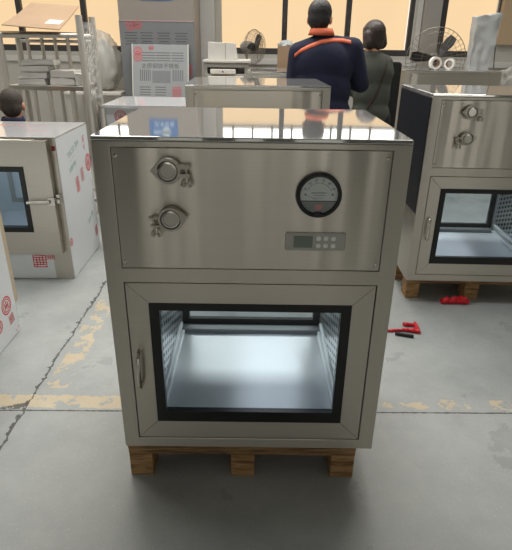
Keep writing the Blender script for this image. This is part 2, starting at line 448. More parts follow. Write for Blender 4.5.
# ------------------------------------------------------------------ room
WY = 7.0
struct(MB().box(-5.2, 5.4, -9.0, WY+0.3, -0.12, 0.0), 'floor', 'floor')
mb = MB()
mb.cells([-5.0, -4.4, -0.85, -0.47, 1.87, 2.20, 2.905, 5.2], [WY, WY+0.25], [0, 1.25, 3.05, 4.2],
         lambda x, y, z: not (1.25 < z < 3.05 and (-4.4 < x < -0.85 or -0.47 < x < 1.87 or 2.20 < x < 2.905)))
struct(mb, 'wall_back', 'wall')
struct(MB().box(-5.2, -5.0, -4.5, WY+0.3, 0, 4.2), 'wall_left', 'wall')
struct(MB().box(5.2, 5.4, -4.5, WY+0.3, 0, 4.2), 'wall_right', 'wall')
struct(MB().box(-5.2, 5.4, -4.7, WY+0.3, 4.2, 4.35), 'ceiling', 'ceiling')
struct(MB().cells([-5.2, -1.35, -0.72, -0.27, 0.12, 0.55, 1.25, 3.0, 4.2, 5.4], [-4.7, -4.5], [0, 3.3, 4.35], lambda x, y, z: z > 3.3 or not (-1.35 < x < -0.72 or -0.27 < x < 0.12 or 0.55 < x < 1.25 or 3.0 < x < 4.2)), 'unseen_wall_front', 'unseen_wall_dim')  # unseen wall, its openings added to streak the steel fronts with reflections
struct(MB().box(-0.83, -0.55, WY-0.12, WY-0.001, 0, 4.2), 'trim_1', 'pillar', bevel=0.01)
struct(MB().box(1.96, 2.165, WY-0.12, WY-0.001, 0, 4.2), 'trim_2', 'pillar_grey', bevel=0.01)
struct(MB().box(1.895, 1.955, WY-0.05, WY-0.001, 1.2, 4.2), 'trim_3', 'pillar', bevel=0.005)
struct(MB().box(2.91, 4.6, WY-0.06, WY-0.001, 1.40, 4.2), 'trim_4', 'wall_tan')
struct(MB().box(-5.0, 5.2, WY-0.03, WY-0.001, 1.13, 1.20), 'trim_5', 'pillar', bevel=0.006)

def window(n, x0, x1, mulls, z0=1.25, z1=3.05):
    root = bpy.data.objects.new('window_%d' % n, None); col.objects.link(root); root.location = (0, 0, 0); root['kind'] = 'structure'
    mb = MB(); y0, y1 = WY+0.005, WY+0.07; f = 0.07
    xs = sorted([x0, x0+f, x1-f, x1] + [q for m_ in mulls for q in (m_-0.032, m_+0.032)])
    def solid(x, y, z):
        return z < z0+0.07 or z > z1-0.06 or x < x0+f or x > x1-f or any(abs(x-m_) < 0.032 for m_ in mulls) or 1.94 < z < 1.99
    mb.cells(xs, [y0, y1], [z0, z0+0.07, 1.94, 1.99, z1-0.06, z1], solid)
    mb.build('window_frame', 'frame', root, bevel=0.006)
    # upper lights: bars and bright panes
    b = MB(); xx = x0+f+0.14
    while xx < x1-f-0.1:
        if all(abs(xx-m_) > 0.08 for m_ in mulls): b.box(xx-0.012, xx+0.012, y0+0.01, y1-0.01, 1.99, z1-0.06)
        xx += 0.26
    b.box(x0+f, x1-f, y0+0.012, y1-0.012, 2.45, 2.475)
    b.build('glazing_bar', 'frame', root)
    MB().box(x0+f, x1-f, y1+0.02, y1+0.025, 1.99, z1-0.06).build('pane', 'pane', root)
    edges = [x0+f] + [m_ for m_ in mulls] + [x1-f]
    for a, c in zip(edges[:-1], edges[1:]):
        g = MB(); n_ = 24                                   # roller blind with slight ripple, behind the frame
        top = [g.bm.verts.new((a+(c-a)*k/n_, y1+0.03+0.004*math.sin(k*1.7), 1.985)) for k in range(n_+1)]
        bot = [g.bm.verts.new((a+(c-a)*k/n_, y1+0.03+0.004*math.sin(k*1.7+0.5), z0+0.05)) for k in range(n_+1)]
        for k in range(n_): g.bm.faces.new([bot[k], bot[k+1], top[k+1], top[k]])
        g.build('blind', 'blind', root, smooth=True)
    for m_ in mulls:
        MB().tube([(m_, y0-0.012, 1.50), (m_, y0-0.035, 1.52), (m_, y0-0.035, 1.62), (m_, y0-0.012, 1.64)], 0.009, 8).build('handle', 'frame', root, smooth=True)
    return root
window(1, -4.4, -0.85, [-3.73, -2.935, -2.15, -1.45])
window(2, -0.545, 1.89, [0.304, 1.079])
window(3, 2.20, 2.96, [])

# ------------------------------------------------------------------ stainless pass box
W, H, D = 0.83, 1.0233, 0.6507
def make_pass_box(label, full=True, group=None):
    root = thing('pass_box', label, 'pass box', group=group)
    hx = W/2
    xc = [-hx, -0.366, -0.318, 0.318, 0.366, hx]
    yc = [0, 0.02, 0.05, D-0.05, D-0.02, D]
    zc = [0, 0.038, 0.085, 0.545, 0.610, 0.655, 0.9955, H-0.012]
    def solid(x, y, z):
        front, back = y < 0.02, y > D-0.02
        if z > 0.9955: return True
        if front or back:
            if abs(x) < 0.366 and (0.038 < z < 0.610): return False
            if front and abs(x) < 0.366 and 0.655 < z < 0.9955: return False
            return True
        if abs(x) < 0.318 and 0.085 < z < 0.545: return False
        return True
    MB().cells(xc, yc, zc, solid).build('body', 'steel_v', root, bevel=0.0022)
    # folded top sheet
    MB().box(-hx, hx, 0, D, H-0.0115, H).build('top_sheet', 'steel_top', root, bevel=0.0025)
    # inset control panel
    pn = MB().box(-0.3648, 0.3648, 0.0012, 0.018, 0.6564, 0.9943).build('front_panel', 'steel_panel', root, bevel=0.001)
    MB().box(-0.3655, 0.3655, 0.0185, 0.0195, 0.6555, 0.995).build('seam', 'gap', pn)
    for sx in (-0.355, 0.353):
        for sz in (0.674, 0.973):
            s = MB().lathe([(0.0062, 0.0012), (0.0062, -0.0006), (0.0045, -0.0022), (0.0022, -0.0026)], (sx, 0.0015, sz), 'y', 14)
            s.build('screw', 'chrome', pn, smooth=True)
    # door: four mitred frame pieces, black gasket, glass, handle
    ox, z0, z1 = 0.3638, 0.0400, 0.6080; ix, iz0, iz1 = 0.2995, 0.1075, 0.543
    def door(yf, yb, parent_name):
        fr = MB(); e = 0.0005
        fr.prism([(-ox, z0), (ox, z0), (ix-e, iz0), (-ix+e, iz0)], 'y', yf, yb)
        fr.prism([(-ox, z1), (ox, z1), (ix-e, iz1), (-ix+e, iz1)], 'y', yf, yb)
        fr.prism([(-ox, z0+e), (-ox, z1-e), (-ix, iz1), (-ix, iz0)], 'y', yf, yb)
        fr.prism([(ox, z0+e), (ox, z1-e), (ix, iz1), (ix, iz0)], 'y', yf, yb)
        return fr.build(parent_name, 'steel_h', root, bevel=0.0012)
    d = door(0.0015, 0.019, 'door')
    a, b0, b1 = 0.2695, 0.149, 0.519
    MB().cells([-ix, -a, a, ix], [-0.0005, 0.022], [iz0, b0, b1, iz1], lambda x, y, z: not (abs(x) < a and b0 < z < b1)).build('window_gasket', 'rubber', d, bevel=0.001)
    MB().box(-a-0.004, a+0.004, 0.010, 0.015, b0-0.004, b1+0.004).build('glass_pane', 'glass', d)
    hxp = -0.339
    MB().tube([(hxp, 0.003, 0.378), (hxp, -0.020, 0.378), (hxp, -0.030, 0.366), (hxp, -0.032, 0.318), (hxp, -0.030, 0.270), (hxp, -0.020, 0.258), (hxp, 0.003, 0.258)],
              0.0062, 12).build('handle', 'chrome', d, smooth=True, angle=60)
    # back door, glazed too
    bd = door(D-0.019, D-0.0015, 'door')
    MB().cells([-ix, -a, a, ix], [D-0.022, D+0.0005], [iz0, b0-0.006, b1, iz1], lambda x, y, z: not (abs(x) < a and b0-0.006 < z < b1)).build('window_gasket', 'rubber', bd, bevel=0.001)
    MB().box(-a-0.004, a+0.004, D-0.015, D-0.010, b0-0.010, b1+0.004).build('glass_pane', 'glass', bd)
    # chamber
    ch = MB().cells([-0.3175, -0.305, 0.305, 0.3175], [0.024, D-0.024], [0.086, 0.098, 0.532, 0.544], lambda x, y, z: not (abs(x) < 0.305 and 0.098 < z < 0.532)).build('chamber', 'steel_chamber', root)
    for s in (-1, 1):
        MB().box(*sorted((s*0.3045, s*0.2985)), 0.06, D-0.06, 0.165, 0.50).build('perforated_panel', 'perf', ch)
        MB().box(*sorted((s*0.3045, s*0.284)), 0.045, D-0.075, 0.0985, 0.118).build('corner_rail', 'bright', ch, bevel=0.004)
        MB().box(*sorted((s*0.3045, s*0.290)), 0.045, D-0.075, 0.140, 0.158).build('corner_rail', 'bright', ch, bevel=0.004)
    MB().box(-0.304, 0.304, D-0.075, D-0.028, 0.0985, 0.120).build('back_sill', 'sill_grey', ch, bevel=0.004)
    MB().box(-0.05, 0.22, 0.22, D-0.03, 0.519, 0.5315).build('added_glow_panel', 'chamber_fill', ch)  # glowing panel added to brighten the chamber floor
    if full:
        # sanitary test ports: ferrule cap, hinged clamp ring with ears, wing nut
        for cx, cz, s in ((-0.2165, 0.941, 1), (-0.2155, 0.811, -1)):
            y = 0.0015
            cap = MB().lathe([(0.020, 0), (0.020, -0.018), (0.0265, -0.021), (0.0265, -0.030), (0.024, -0.033), (0.019, -0.0335), (0.018, -0.0315)], (cx, y, cz), 'y', 36)
            pt = cap.build('test_port', 'chrome', root, smooth=True)
            cl = MB().lathe([(0.027, -0.017), (0.0335, -0.017), (0.0345, -0.020), (0.0345, -0.030), (0.0330, -0.034), (0.027, -0.034)], (cx, y, cz), 'y', 40, True)
            tilt = 0.0 if s > 0 else 0.18
            def at(dx, dz):
                c_, s_ = math.cos(tilt), math.sin(tilt)
                return cx + dx*c_ - dz*s_, cz + dx*s_ + dz*c_
            # pointed hinge
            h1 = at(-s*0.030, 0.017); h2 = at(-s*0.046, 0.0); h3 = at(-s*0.030, -0.017); h4 = at(-s*0.024, 0)
            cl.prism([h1, h2, h3, h4], 'y', y-0.032, y-0.019)
            # bolt ears
            for dz in (0.011, -0.011):
                e1, e2 = at(s*0.030, dz-0.005), at(s*0.056, dz+0.005)
                cl.box(*sorted((e1[0], e2[0])), y-0.034, y-0.016, *sorted((e1[1], e2[1])))
            cl.build('clamp_ring', 'cast', pt, smooth=True)
            bt = at(s*0.047, 0.018); bb = at(s*0.047, -0.030)
            MB().tube([(bt[0], y-0.025, bt[1]), (bb[0], y-0.025, bb[1])], 0.0042, 10).build('clamp_bolt', 'cast', pt, smooth=True)
            wn = MB().lathe([(0.006, 0.008), (0.0085, -0.006), (0.006, -0.008)], (bb[0], y-0.025, bb[1]+0.008), 'z', 14)
            for sg in (-1, 1):
                wn.tube([(bb[0]+sg*0.004, y-0.025, bb[1]+0.009), (bb[0]+sg*0.010, y-0.027, bb[1]+0.003), (bb[0]+sg*0.0125, y-0.028, bb[1]-0.007),
                         (bb[0]+sg*0.008, y-0.028, bb[1]-0.011), (bb[0]+sg*0.003, y-0.026, bb[1]-0.003)], 0.0034, 8)
            wn.build('wing_nut', 'cast', pt, smooth=True)
        # round pressure gauge
        gx, gz = 0.179, 0.8785
        g = MB().lathe([(0.060, 0.0015), (0.0615, -0.006), (0.0605, -0.018), (0.057, -0.0205), (0.0525, -0.0205), (0.0495, -0.0165), (0.0495, -0.008)], (gx, 0.0015, gz), 'y', 56, True)
        g = g.build('pressure_gauge', 'black_plastic', root, smooth=True)
        yf = -0.0125
        mf = on_front(gx, yf, gz)
        n = 40; a0 = math.asin(-0.30)
        up_ = [(0.0495*math.cos(a0+(PI-2*a0)*k/n), 0.0495*math.sin(a0+(PI-2*a0)*k/n)) for k in range(n+1)]
        flat(MB(), mf, up_).build('dial_face', 'dial', g)
        lo_ = [(0.0495*math.cos(PI-a0+(PI+2*a0)*k/n), 0.0495*math.sin(PI-a0+(PI+2*a0)*k/n)) for k in range(n+1)]
        flat(MB(), mf, lo_).build('dial_cover', 'dial_low', g)
        pr = MB(); mp = on_front(gx, yf-0.0006, gz)
        for k in range(51):                                   # scale arc and ticks
            a = math.radians(155 - 130*k/50); r0 = 0.0325; r1 = 0.0365 if k % 10 == 0 else (0.0350 if k % 5 == 0 else 0.0340)
            c_, s_ = math.cos(a), math.sin(a); wv = 0.0005 if k % 10 == 0 else 0.0003
            flat(pr, mp, [(r0*c_-wv*s_, r0*s_+wv*c_), (r1*c_-wv*s_, r1*s_+wv*c_), (r1*c_+wv*s_, r1*s_-wv*c_), (r0*c_+wv*s_, r0*s_-wv*c_)])
        for k, s in enumerate(('0', '10', '20', '30', '40', '50')):
            a = math.radians(155 - 130*k/5)
            pr.merge(text_mesh(s, 0.0085), on_front(gx+0.0415*math.cos(a), yf-0.0006, gz+0.0415*math.sin(a)))
        pr.merge(text_mesh('MAGNEHELIC', 0.0066), on_front(gx, yf-0.0006, gz+0.0065))
        bar(pr, mp, -0.013, 0.015, -0.0008, 0.0002); bar(pr, mp, -0.019, 0.010, -0.0075, -0.0066)
        for s in (-1, 1): pr.merge(text_mesh('+' if s > 0 else '-', 0.012), on_front(gx+s*0.036, yf-0.0006, gz+0.003)); ring(pr, on_front(gx+s*0.036, yf-0.0006, gz+0.0022), 0, 0.0022, 10)
        bar(pr, mp, -0.0475, 0.0475, -0.0165, -0.0145)
        pr.build('dial_print', 'ink', g)
        MB().prism([(gx-0.0006, gz-0.014), (gx+0.0012, gz-0.0145), (gx-0.0395, gz+0.0035), (gx-0.040, gz+0.003)], 'y', yf-0.002, yf-0.0014).build('needle', 'ink', g)
        bar(MB(), on_front(gx, yf-0.0008, gz), -0.009, 0.010, -0.0395, -0.0255).build('sticker', 'sticker_pink', g)
        MB().prism([(gx-0.014, gz-0.0585), (gx+0.013, gz-0.0585), (gx+0.010, gz-0.0445), (gx-0.011, gz-0.0445)], 'y', -0.021, -0.009).build('zero_knob', 'black_plastic', g, bevel=0.002)
        MB().lathe([(0.0495, 0), (0.0495, -0.0012)], (gx, -0.0155, gz), 'y', 48).build('gauge_glass', 'gauge_glass', g)
        # keypad with small screen
        kp = MB().prism(rrect(0.096, 0.2615, 0.7175, 0.7695, 0.006), 'y', -0.0025, 0.0015).build('control_panel', 'keypad', root, bevel=0.0008)
        ko = MB()
        for k, (p, q) in enumerate(zip(rrect(0.0945, 0.263, 0.716, 0.771, 0.007), rrect(0.0962, 0.2613, 0.7177, 0.7693, 0.006))): pass
        P, Q = rrect(0.0943, 0.2632, 0.7158, 0.7712, 0.007), rrect(0.0962, 0.2613, 0.7177, 0.7693, 0.006)
        for k in range(len(P)): flat(ko, on_front(0, 0.0012, 0), [P[k], P[(k+1) % len(P)], Q[(k+1) % len(P)], Q[k]])
        ko.build('keypad_edge', 'ink', kp)
        MB().box(0.118, 0.171, -0.0035, -0.0020, 0.726, 0.7605).build('screen', 'lcd', kp, bevel=0.0006)
        for bx in (0.187, 0.2075, 0.228):
            for bz in (0.7535, 0.7325):
                MB().lathe([(0.0068, 0), (0.0068, -0.0022), (0.0055, -0.003)], (bx, -0.0020, bz), 'y', 18).build('button', 'button', kp, smooth=True)
    return root

CAB = (-0.0153, 1.3434)
main = make_pass_box('stainless steel pass box with round black gauge and glass door, standing whole on its pallet', True, 'stainless pass boxes')
main.location = (*CAB, 0.1416); main.rotation_euler = (0, 0, 0.0039)
side = copy_tree(main); side['label'] = 'stainless pass box with a dark reflection painted on its side, red scraps lying by its pallet'
side.location = (1.285, 2.71, 0.1416); side.rotation_euler = (0, 0, math.radians(-0.6))
MB().cells([-W/2-0.003, -W/2-0.0008], [0.012, D-0.012], [0.40, H-0.02], lambda x, y, z: True).build('dark_reflection_sheet', 'reflection_dark', side)  # thin sheet carrying the dark reflection seen in the steel side
plain_box = make_pass_box('plain pass box behind the gauged one with bare upper front', False, 'stainless pass boxes')
plain_box.location = (-0.003, 3.10, 0.1416); plain_box.rotation_euler = (0, 0, 0.03)
b2 = copy_tree(plain_box); b2['label'] = 'pass box by the windows carrying foam-wrapped parcel and white tape rolls'
b2.location = (1.862, 5.29, 0.1416); b2.scale = (1.12, 1, 1); b2.rotation_euler = (0, 0, 0.02)
b3 = copy_tree(plain_box); b3['label'] = 'pass box the man in navy jacket leans over, beside the narrow fan'
b3.location = (0.315, 4.64, 0.1416); b3.rotation_euler = (0, 0, 0.0)

# ------------------------------------------------------------------ pallets
def make_pallet(label):
    root = thing('pallet', label, 'pallet', group='wooden pallets')
    for k in range(5):
        y = 0.012 + k*0.129
        MB().box(-0.412, 0.366, y, y+0.105, 0.1190, 0.1410).build('deck_board', 'wood', root, bevel=0.002)
    for y in (0.013, 0.27, 0.53):
        MB().box(-0.4115, 0.3655, y, y+0.095, 0.0972, 0.1188).build('stringer', 'wood', root, bevel=0.002)
        for x0, x1 in ((-0.411, -0.332), (-0.062, 0.020), (0.283, 0.3645)):
            MB().box(x0, x1, y, y+0.095, 0.0, 0.0970).build('block', 'wood_y', root, bevel=0.003)
    return root
p1 = make_pallet('rough wooden pallet under the pass box with the round gauge')
p1.location = (*CAB, 0); p1.rotation_euler = (0, 0, 0.0039)
p2 = copy_tree(p1); p2['label'] = 'wooden pallet under the dark-sided pass box, red scrap in front of it'
p2.location = (1.285+0.022, 2.755, 0); p2.rotation_euler = (0, 0, math.radians(-0.6))
for q, lab in ((plain_box, 'wooden pallet under the plain pass box'), (b2, 'wooden pallet under the pass box by the windows'), (b3, 'wooden pallet under the pass box in front of the man')):
    p = copy_tree(p1); p['label'] = lab; p.location = (q.location.x, q.location.y, 0); p.rotation_euler = q.rotation_euler

# ------------------------------------------------------------------ film-wrapped pass boxes at the side
def make_wrapped(label, w=0.80, d=0.60, h=0.881, front=True):
    root = thing('wrapped_pass_box', label, 'pass box', group='film-wrapped pass boxes')
    hx = w/2
    yo = 0.0 if front else d
    xc = [-hx, -0.30, 0.30, hx]; yc = [0, 0.05, d-0.05, d]; zc = [0.0, 0.26, 0.80, h-0.006]
    MB().cells(xc, yc, zc, lambda x, y, z: not (abs(x) < 0.30 and 0.26 < z < 0.80 and (y < 0.05 or 0.05 < y < d-0.05))).build('body', 'steel_v', root, bevel=0.002)
    MB().box(-hx, hx, 0, d, h-0.0055, h).build('top_sheet', 'film_top', root, bevel=0.002)
    sf = MB().box(hx+0.0002, hx+0.0022, 0.004, d-0.004, 0.004, h-0.012).build('side_film', 'film_white', root)
    MB().cells([-0.299, -0.287, 0.287, 0.299], [0.006, d-0.052, d-0.045][:2], [0.262, 0.274, 0.786, 0.798], lambda x, y, z: not (abs(x) < 0.287 and 0.274 < z < 0.786)).build('chamber', 'white_liner', root)
    MB().box(-0.287, 0.287, d-0.0545, d-0.0515, 0.274, 0.786).build('back_plate', 'white_liner', root)
    MB().cells([-0.16, -0.13, 0.13, 0.16], [d-0.062, d-0.055], [0.34, 0.37, 0.69, 0.72], lambda x, y, z: not (abs(x) < 0.13 and 0.37 < z < 0.69)).build('rear_window_frame', 'keypad', root)
    MB().box(-0.25, 0.25, 0.28, 0.31, 0.770, 0.784).build('added_glow_bar', 'fill_bright', root)  # glowing bar added to lighten the interior behind the glass
    fp = MB().box(-hx+0.01, 0.288, -0.0022, -0.0004, 0.006, 0.180).build('front_film', 'film_white', root)
    # door stands proud of the front
    dr = MB().cells([-0.365, -0.215, 0.215, 0.365], [-0.048, -0.004], [0.186, 0.328, 0.722, 0.870], lambda x, y, z: not (abs(x) < 0.215 and 0.328 < z < 0.722)).build('door', 'steel_h', root, bevel=0.002)
    MB().cells([-0.215, -0.186, 0.186, 0.215], [-0.050, -0.010], [0.328, 0.358, 0.692, 0.722], lambda x, y, z: not (abs(x) < 0.186 and 0.358 < z < 0.692)).build('window_gasket', 'rubber', dr, bevel=0.001)
    MB().box(-0.19, 0.19, -0.034, -0.028, 0.354, 0.696).build('glass_pane', 'glass', dr)
    MB().box(-0.362, 0.362, -0.0038, -0.0002, 0.19, 0.866).build('door_seal', 'rubber', dr) if False else None
    la = MB().box(0.335, 0.372, -0.066, -0.048, 0.500, 0.545)
    la.tube([(0.345, -0.072, 0.522), (0.30, -0.078, 0.520), (0.215, -0.078, 0.518)], 0.010, 10)
    la.tube([(0.362, -0.060, 0.535), (0.392, -0.045, 0.535)], 0.008, 8)
    la.build('latch', 'chrome', dr, smooth=True)
    MB().box(0.374, 0.398, -0.046, -0.0006, 0.505, 0.56).build('latch_keeper', 'chrome', root, bevel=0.003)
    MB().box(0.376, 0.394, -0.008, -0.0006, 0.806, 0.832).build('switch', 'red_knob', root, bevel=0.002)
    return root, sf, fp
lc, sf, fp = make_wrapped('white film-wrapped pass box with red and green print, chrome latch, closed door')
lc.location = (-1.552, 2.96, 0); lc.rotation_euler = (0, 0, 0.015)
X = 0.4026
def sp(y, z, a=0): return on_side(X, y-2.96, z, a)
words_on('printed_line', 'green', sf, sp(3.235, 0.763, 0.25), 'TISCO 304', 0.050)
words_on('printed_line', 'green', sf, sp(3.19, 0.662, 0.20), '太钢不锈', 0.036)
words_on('printed_line', 'green', sf, sp(3.42, 0.262, 0.35), '304 2B', 0.045)
words_on('printed_line', 'green', sf, sp(3.20, 0.715, 0.25), '- - - - - -', 0.03)
words_on('printed_line', 'red_faint', sf, sp(3.46, 0.765, PI/2), '太钢', 0.05)
emblem('stamp', 'red', sf, sp(3.505, 0.625), 0.058)
seal('stamp', 'red_faint', sf, sp(3.355, 0.578, 0.15), 0.055, 0.085)
seal('stamp', 'red', sf, sp(3.245, 0.540, 0.15), 0.060, 0.095)
seal('stamp', 'red', sf, sp(3.515, 0.135, 0.15), 0.06, 0.07)
emblem('stamp', 'red', sf, sp(2.99, 0.238), 0.026)
seal('stamp', 'red', fp, on_front(-1.351+1.552, -0.0026, 0.122), 0.085, 0.085)
seal('stamp', 'red', fp, on_front(-1.262+1.552-0.02, -0.0026, 0.15), 0.05, 0.03)
tm = MB().merge(text_mesh('太钢不锈 TISCO', 0.05), on_top(0.03, 0.43, 0.8815)); tm.build('printed_line', 'red_faint', lc)
tm = MB().merge(text_mesh('TISCO', 0.045), on_top(0.22, 0.22, 0.8815)); tm.build('printed_line', 'red_faint', lc)

fl, sf2, fp2 = make_wrapped('white film-wrapped pass box cut off by the frame, only corner with red round stamp showing')
fl.location = (-1.628, 2.33, 0); fl.rotation_euler = (0, 0, PI)
# turned about: its print-covered side towards the aisle is the opposite one, so mirror the film part
fl.rotation_euler = (0, 0, 0); fl.location = (-1.628, 1.73, 0)
emblem('stamp', 'red', sf2, on_side(X, 2.238-1.73, 0.190, 0.1), 0.048)
seal('stamp', 'red', sf2, on_side(X, 2.262-1.73, 0.105, 0.1), 0.05, 0.05)
emblem('stamp', 'red', sf2, on_side(X, 2.135-1.73, 0.125), 0.035)
words_on('printed_line', 'red', sf2, on_side(X, 2.303-1.73, 0.024, 0.3), '= =', 0.03)
words_on('printed_line', 'green', sf2, on_side(X, 2.05-1.73, 0.05, 0.3), 'TISCO', 0.04)
# rear door seen edge on
MB().box(-0.37, 0.390, 0.604, 0.648, 0.15, 0.868).build('rear_door', 'film_white', fl, bevel=0.002)
MB().box(0.3902, 0.3925, 0.602, 0.650, 0.150, 0.868).build('edge_strip', 'film_edge', fl)

# ------------------------------------------------------------------ low wrapped cabinet, leaning printed panel, tall wrapped board stack
lw = thing('film_wrapped_cabinet', 'low film-wrapped cabinet with pale top, printed panel leaning on it', 'cabinet', (-0.80, 3.80, 0))
MB().box(-0.285, 0.285, 0, 0.60, 0.0, 0.945).build('body', 'film_white', lw, bevel=0.004)
MB().box(-0.31, 0.31, -0.02, 0.62, 0.9455, 0.970).build('top_sheet', 'film_top', lw, bevel=0.004)
emblem('stamp', 'red_faint', lw, on_front(-0.18, -0.0006, 0.89), 0.045)
MB().tube([(-0.325, -0.03, 0.0), (-0.325, -0.03, 0.99)], 0.014, 8).build('edge_strip', 'chrome', lw, smooth=True)

tl = thing('wrapped_cabinet', 'tall cabinet wrapped in grey printed film with blue label near its top', 'cabinet', (-1.125, 6.25, 0))
MB().box(-0.412, 0.412, 0, 0.60, 0, 2.3).build('body', 'taupe', tl, bevel=0.004)
lf = MB().box(-0.414, 0.408, -0.006, -0.0006, 0.02, 1.585).build('printed_film', 'film_grey', tl)
emblem('stamp', 'red_faint', lf, on_front(-0.29, -0.0068, 1.535), 0.052)
emblem('stamp', 'red_faint', lf, on_front(-0.21, -0.0068, 1.545), 0.048)
for bx in (-0.29, -0.12, 0.07, 0.26):
    pr = MB()
    for k, wv in enumerate((0.14, 0.12, 0.145, 0.11, 0.14)): bar(pr, on_front(bx, -0.0068, 1.462-0.028*k), -wv/2, wv/2, -0.005, 0.005)
    pr.build('printed_lines', 'printgrey', lf)
seal('stamp', 'red_faint', lf, on_front(0.335, -0.0068, 1.08), 0.07, 0.13)
MB().box(-0.414, 0.408, -0.010, -0.0064, 1.577, 1.586).build('tape_strip', 'pale_tape', lf)
bl = MB().box(-0.155, 0.175, -0.005, -0.0006, 1.780, 2.06).build('label_sheet', 'blue', tl)
words_on('label_text', 'lblue', bl, on_front(0.02, -0.0056, 1.835), '洁净设备', 0.062)
mb = MB(); ring(mb, on_front(0.04, -0.0056, 1.93), 0.0, 0.055, 24, 0.9); bar(mb, on_front(-0.05, -0.0056, 1.93), -0.06, 0.15, -0.012, 0.012)
mb.build('label_mark', 'lblue', bl)

pa = thing('printed_panel', 'pale sheet panel in printed film with red stamps, leaning against the tall wrapped cabinet', 'panel', (-1.085, 5.785, 0.008), 0.02)
pa.rotation_euler = (math.radians(-17.2), 0, 0.02)
PB = MB().box(-0.30, 0.30, 0, 0.022, 0, 1.405).build('panel', 'film_light', pa, bevel=0.004)
for bx, bz, wv, n in ((-0.13, 1.315, 0.15, 4), (0.03, 1.315, 0.16, 4), (0.19, 1.315, 0.13, 4), (-0.17, 0.95, 0.12, 4), (0.0, 0.95, 0.12, 4)):
    pr = MB()
    for k in range(n): bar(pr, on_front(bx, -0.001, bz-0.028*k), -wv/2, wv/2, -0.004, 0.004)
    pr.build('printed_lines', 'printgrey', pa)
for bx in (-0.17, 0.19):
    pr = MB()
    for k in range(6): bar(pr, on_front(bx-0.05+0.021*k, -0.001, 1.075), -0.004, 0.004, -0.06, 0.06)
    pr.build('printed_lines', 'printgrey', pa)
bar(MB(), on_front(0.01, -0.001, 1.06), -0.10, 0.10, -0.065, 0.065).build('printed_block', 'film_grey', pa)
words_on('printed_words', 'printgrey', pa, on_front(0.0, -0.0012, 1.172), '太原钢铁不锈板', 0.060)
emblem('stamp', 'red_faint', pa, on_front(-0.245, -0.0014, 1.33), 0.048)
emblem('stamp', 'red_faint', pa, on_front(-0.245, -0.0014, 1.265), 0.046)
seal('stamp', 'red_faint', pa, on_front(-0.10, -0.0014, 1.365), 0.055, 0.04)
seal('stamp', 'red_faint', pa, on_front(0.18, -0.0014, 0.90), 0.10, 0.11)
for s in (-1, 1): MB().box(*sorted((s*0.3005, s*0.312)), -0.003, 0.024, 0, 1.407).build('edge_trim', 'paper', pa)

# ------------------------------------------------------------------ steel rack with cardboard and wrapped parts
RY = 4.35
rk = thing('tube_rack', 'stainless tube rack with upright bars and one shelf, cardboard laid on top', 'rack', (-1.66, RY, 0))
x0, x1, dz = -0.345, 0.285, 0.34
def tubes(name, paths, r=0.014):
    for p in paths: MB().tube(p, r, 10).build(name, 'steel_tube', rk, smooth=True, angle=60)
for yy in (0.0, dz):
    MB().tube([(x1, yy, 0), (x1, yy, 1.555)], 0.026, 12).build('post', 'steel_tube', rk, smooth=True)
    MB().tube([(x0, yy, 0), (x0, yy, 1.425)], 0.024, 12).build('post', 'steel_tube', rk, smooth=True)
    for z in (1.412, 0.12): MB().tube([(x0, yy, z), (x1, yy, z)], 0.018, 10).build('rail', 'steel_tube', rk, smooth=True)
    for xb in ((-0.255, -0.135, -0.010, 0.165) if yy == 0 else (-0.27, -0.15, -0.04, 0.065, 0.20)):
        MB().tube([(xb, yy, 0.12), (xb, yy, 1.41 if yy > 0 else 1.011)], 0.0155, 8).build('upright_bar', 'steel_tube', rk, smooth=True)
for xx in (x0, x1):
    for z in (1.405, 0.12): MB().tube([(xx, 0, z), (xx, dz, z)], 0.014, 10).build('rail', 'steel_tube', rk, smooth=True)
MB().tube([(x0, dz, 1.37), (x1, dz, 1.37)], 0.013, 10).build('rail', 'steel_tube', rk, smooth=True)
MB().box(x0+0.02, x1-0.015, -0.018, dz, 1.012, 1.05).build('shelf', 'steel_h', rk, bevel=0.004)
g = MB(); rows = []
for i in range(15):
    rows.append([g.bm.verts.new((x1+0.022+0.012*noise.noise(Vector((i*0.5, j*0.6, 3))), 0.0+dz*j/8, 0.93+0.58*i/14)) for j in range(9)])
for i in range(14):
    for j in range(8): g.bm.faces.new([rows[i][j], rows[i][j+1], rows[i+1][j+1], rows[i+1][j]])
g.build('film_wrap', 'shelf_film', rk, smooth=True, angle=180)

# flattened cardboard carton lying on the rack
cb = thing('cardboard_carton', 'flattened brown cardboard carton with white label lying on the tube rack', 'carton', (-1.66, RY, 1.432))
def sheet(pts_low, th):  # quad given by 4 points, thickness th downwards
    mb = MB(); up = [mb.bm.verts.new(p) for p in pts_low]; dn = [mb.bm.verts.new((p[0], p[1], p[2]-th)) for p in pts_low]
    mb.bm.faces.new(up); mb.bm.faces.new(dn[::-1])
    for k in range(4): mb.bm.faces.new([up[k], dn[k], dn[(k+1) % 4], up[(k+1) % 4]])
    return mb
A_, B_, C_, D_ = (-0.30, -0.02, 0.050), (0.134, -0.02, 0.022), (0.150, 0.20, 0.108), (-0.262, 0.20, 0.130)
sheet([A_, B_, C_, D_], 0.006).build('flap', 'cardboard', cb)
sheet([(-0.262, 0.2015, 0.130), (0.150, 0.2015, 0.108), (0.165, 0.42, 0.205), (-0.225, 0.42, 0.225)], 0.006).build('flap', 'cardboard', cb)
sheet([(-0.32, -0.03, 0.006), (0.13, -0.03, 0.006), (0.16, 0.36, 0.006), (-0.25, 0.36, 0.006)], 0.005).build('bottom_sheet', 'cardboard_e', cb)
def onflap(u, v):
    a, b_, c, d_ = [Vector(q) for q in (A_, B_, C_, D_)]
    return a*(1-u)*(1-v) + b_*u*(1-v) + c*u*v + d_*(1-u)*v + Vector((0, -0.0006, 0.0016))
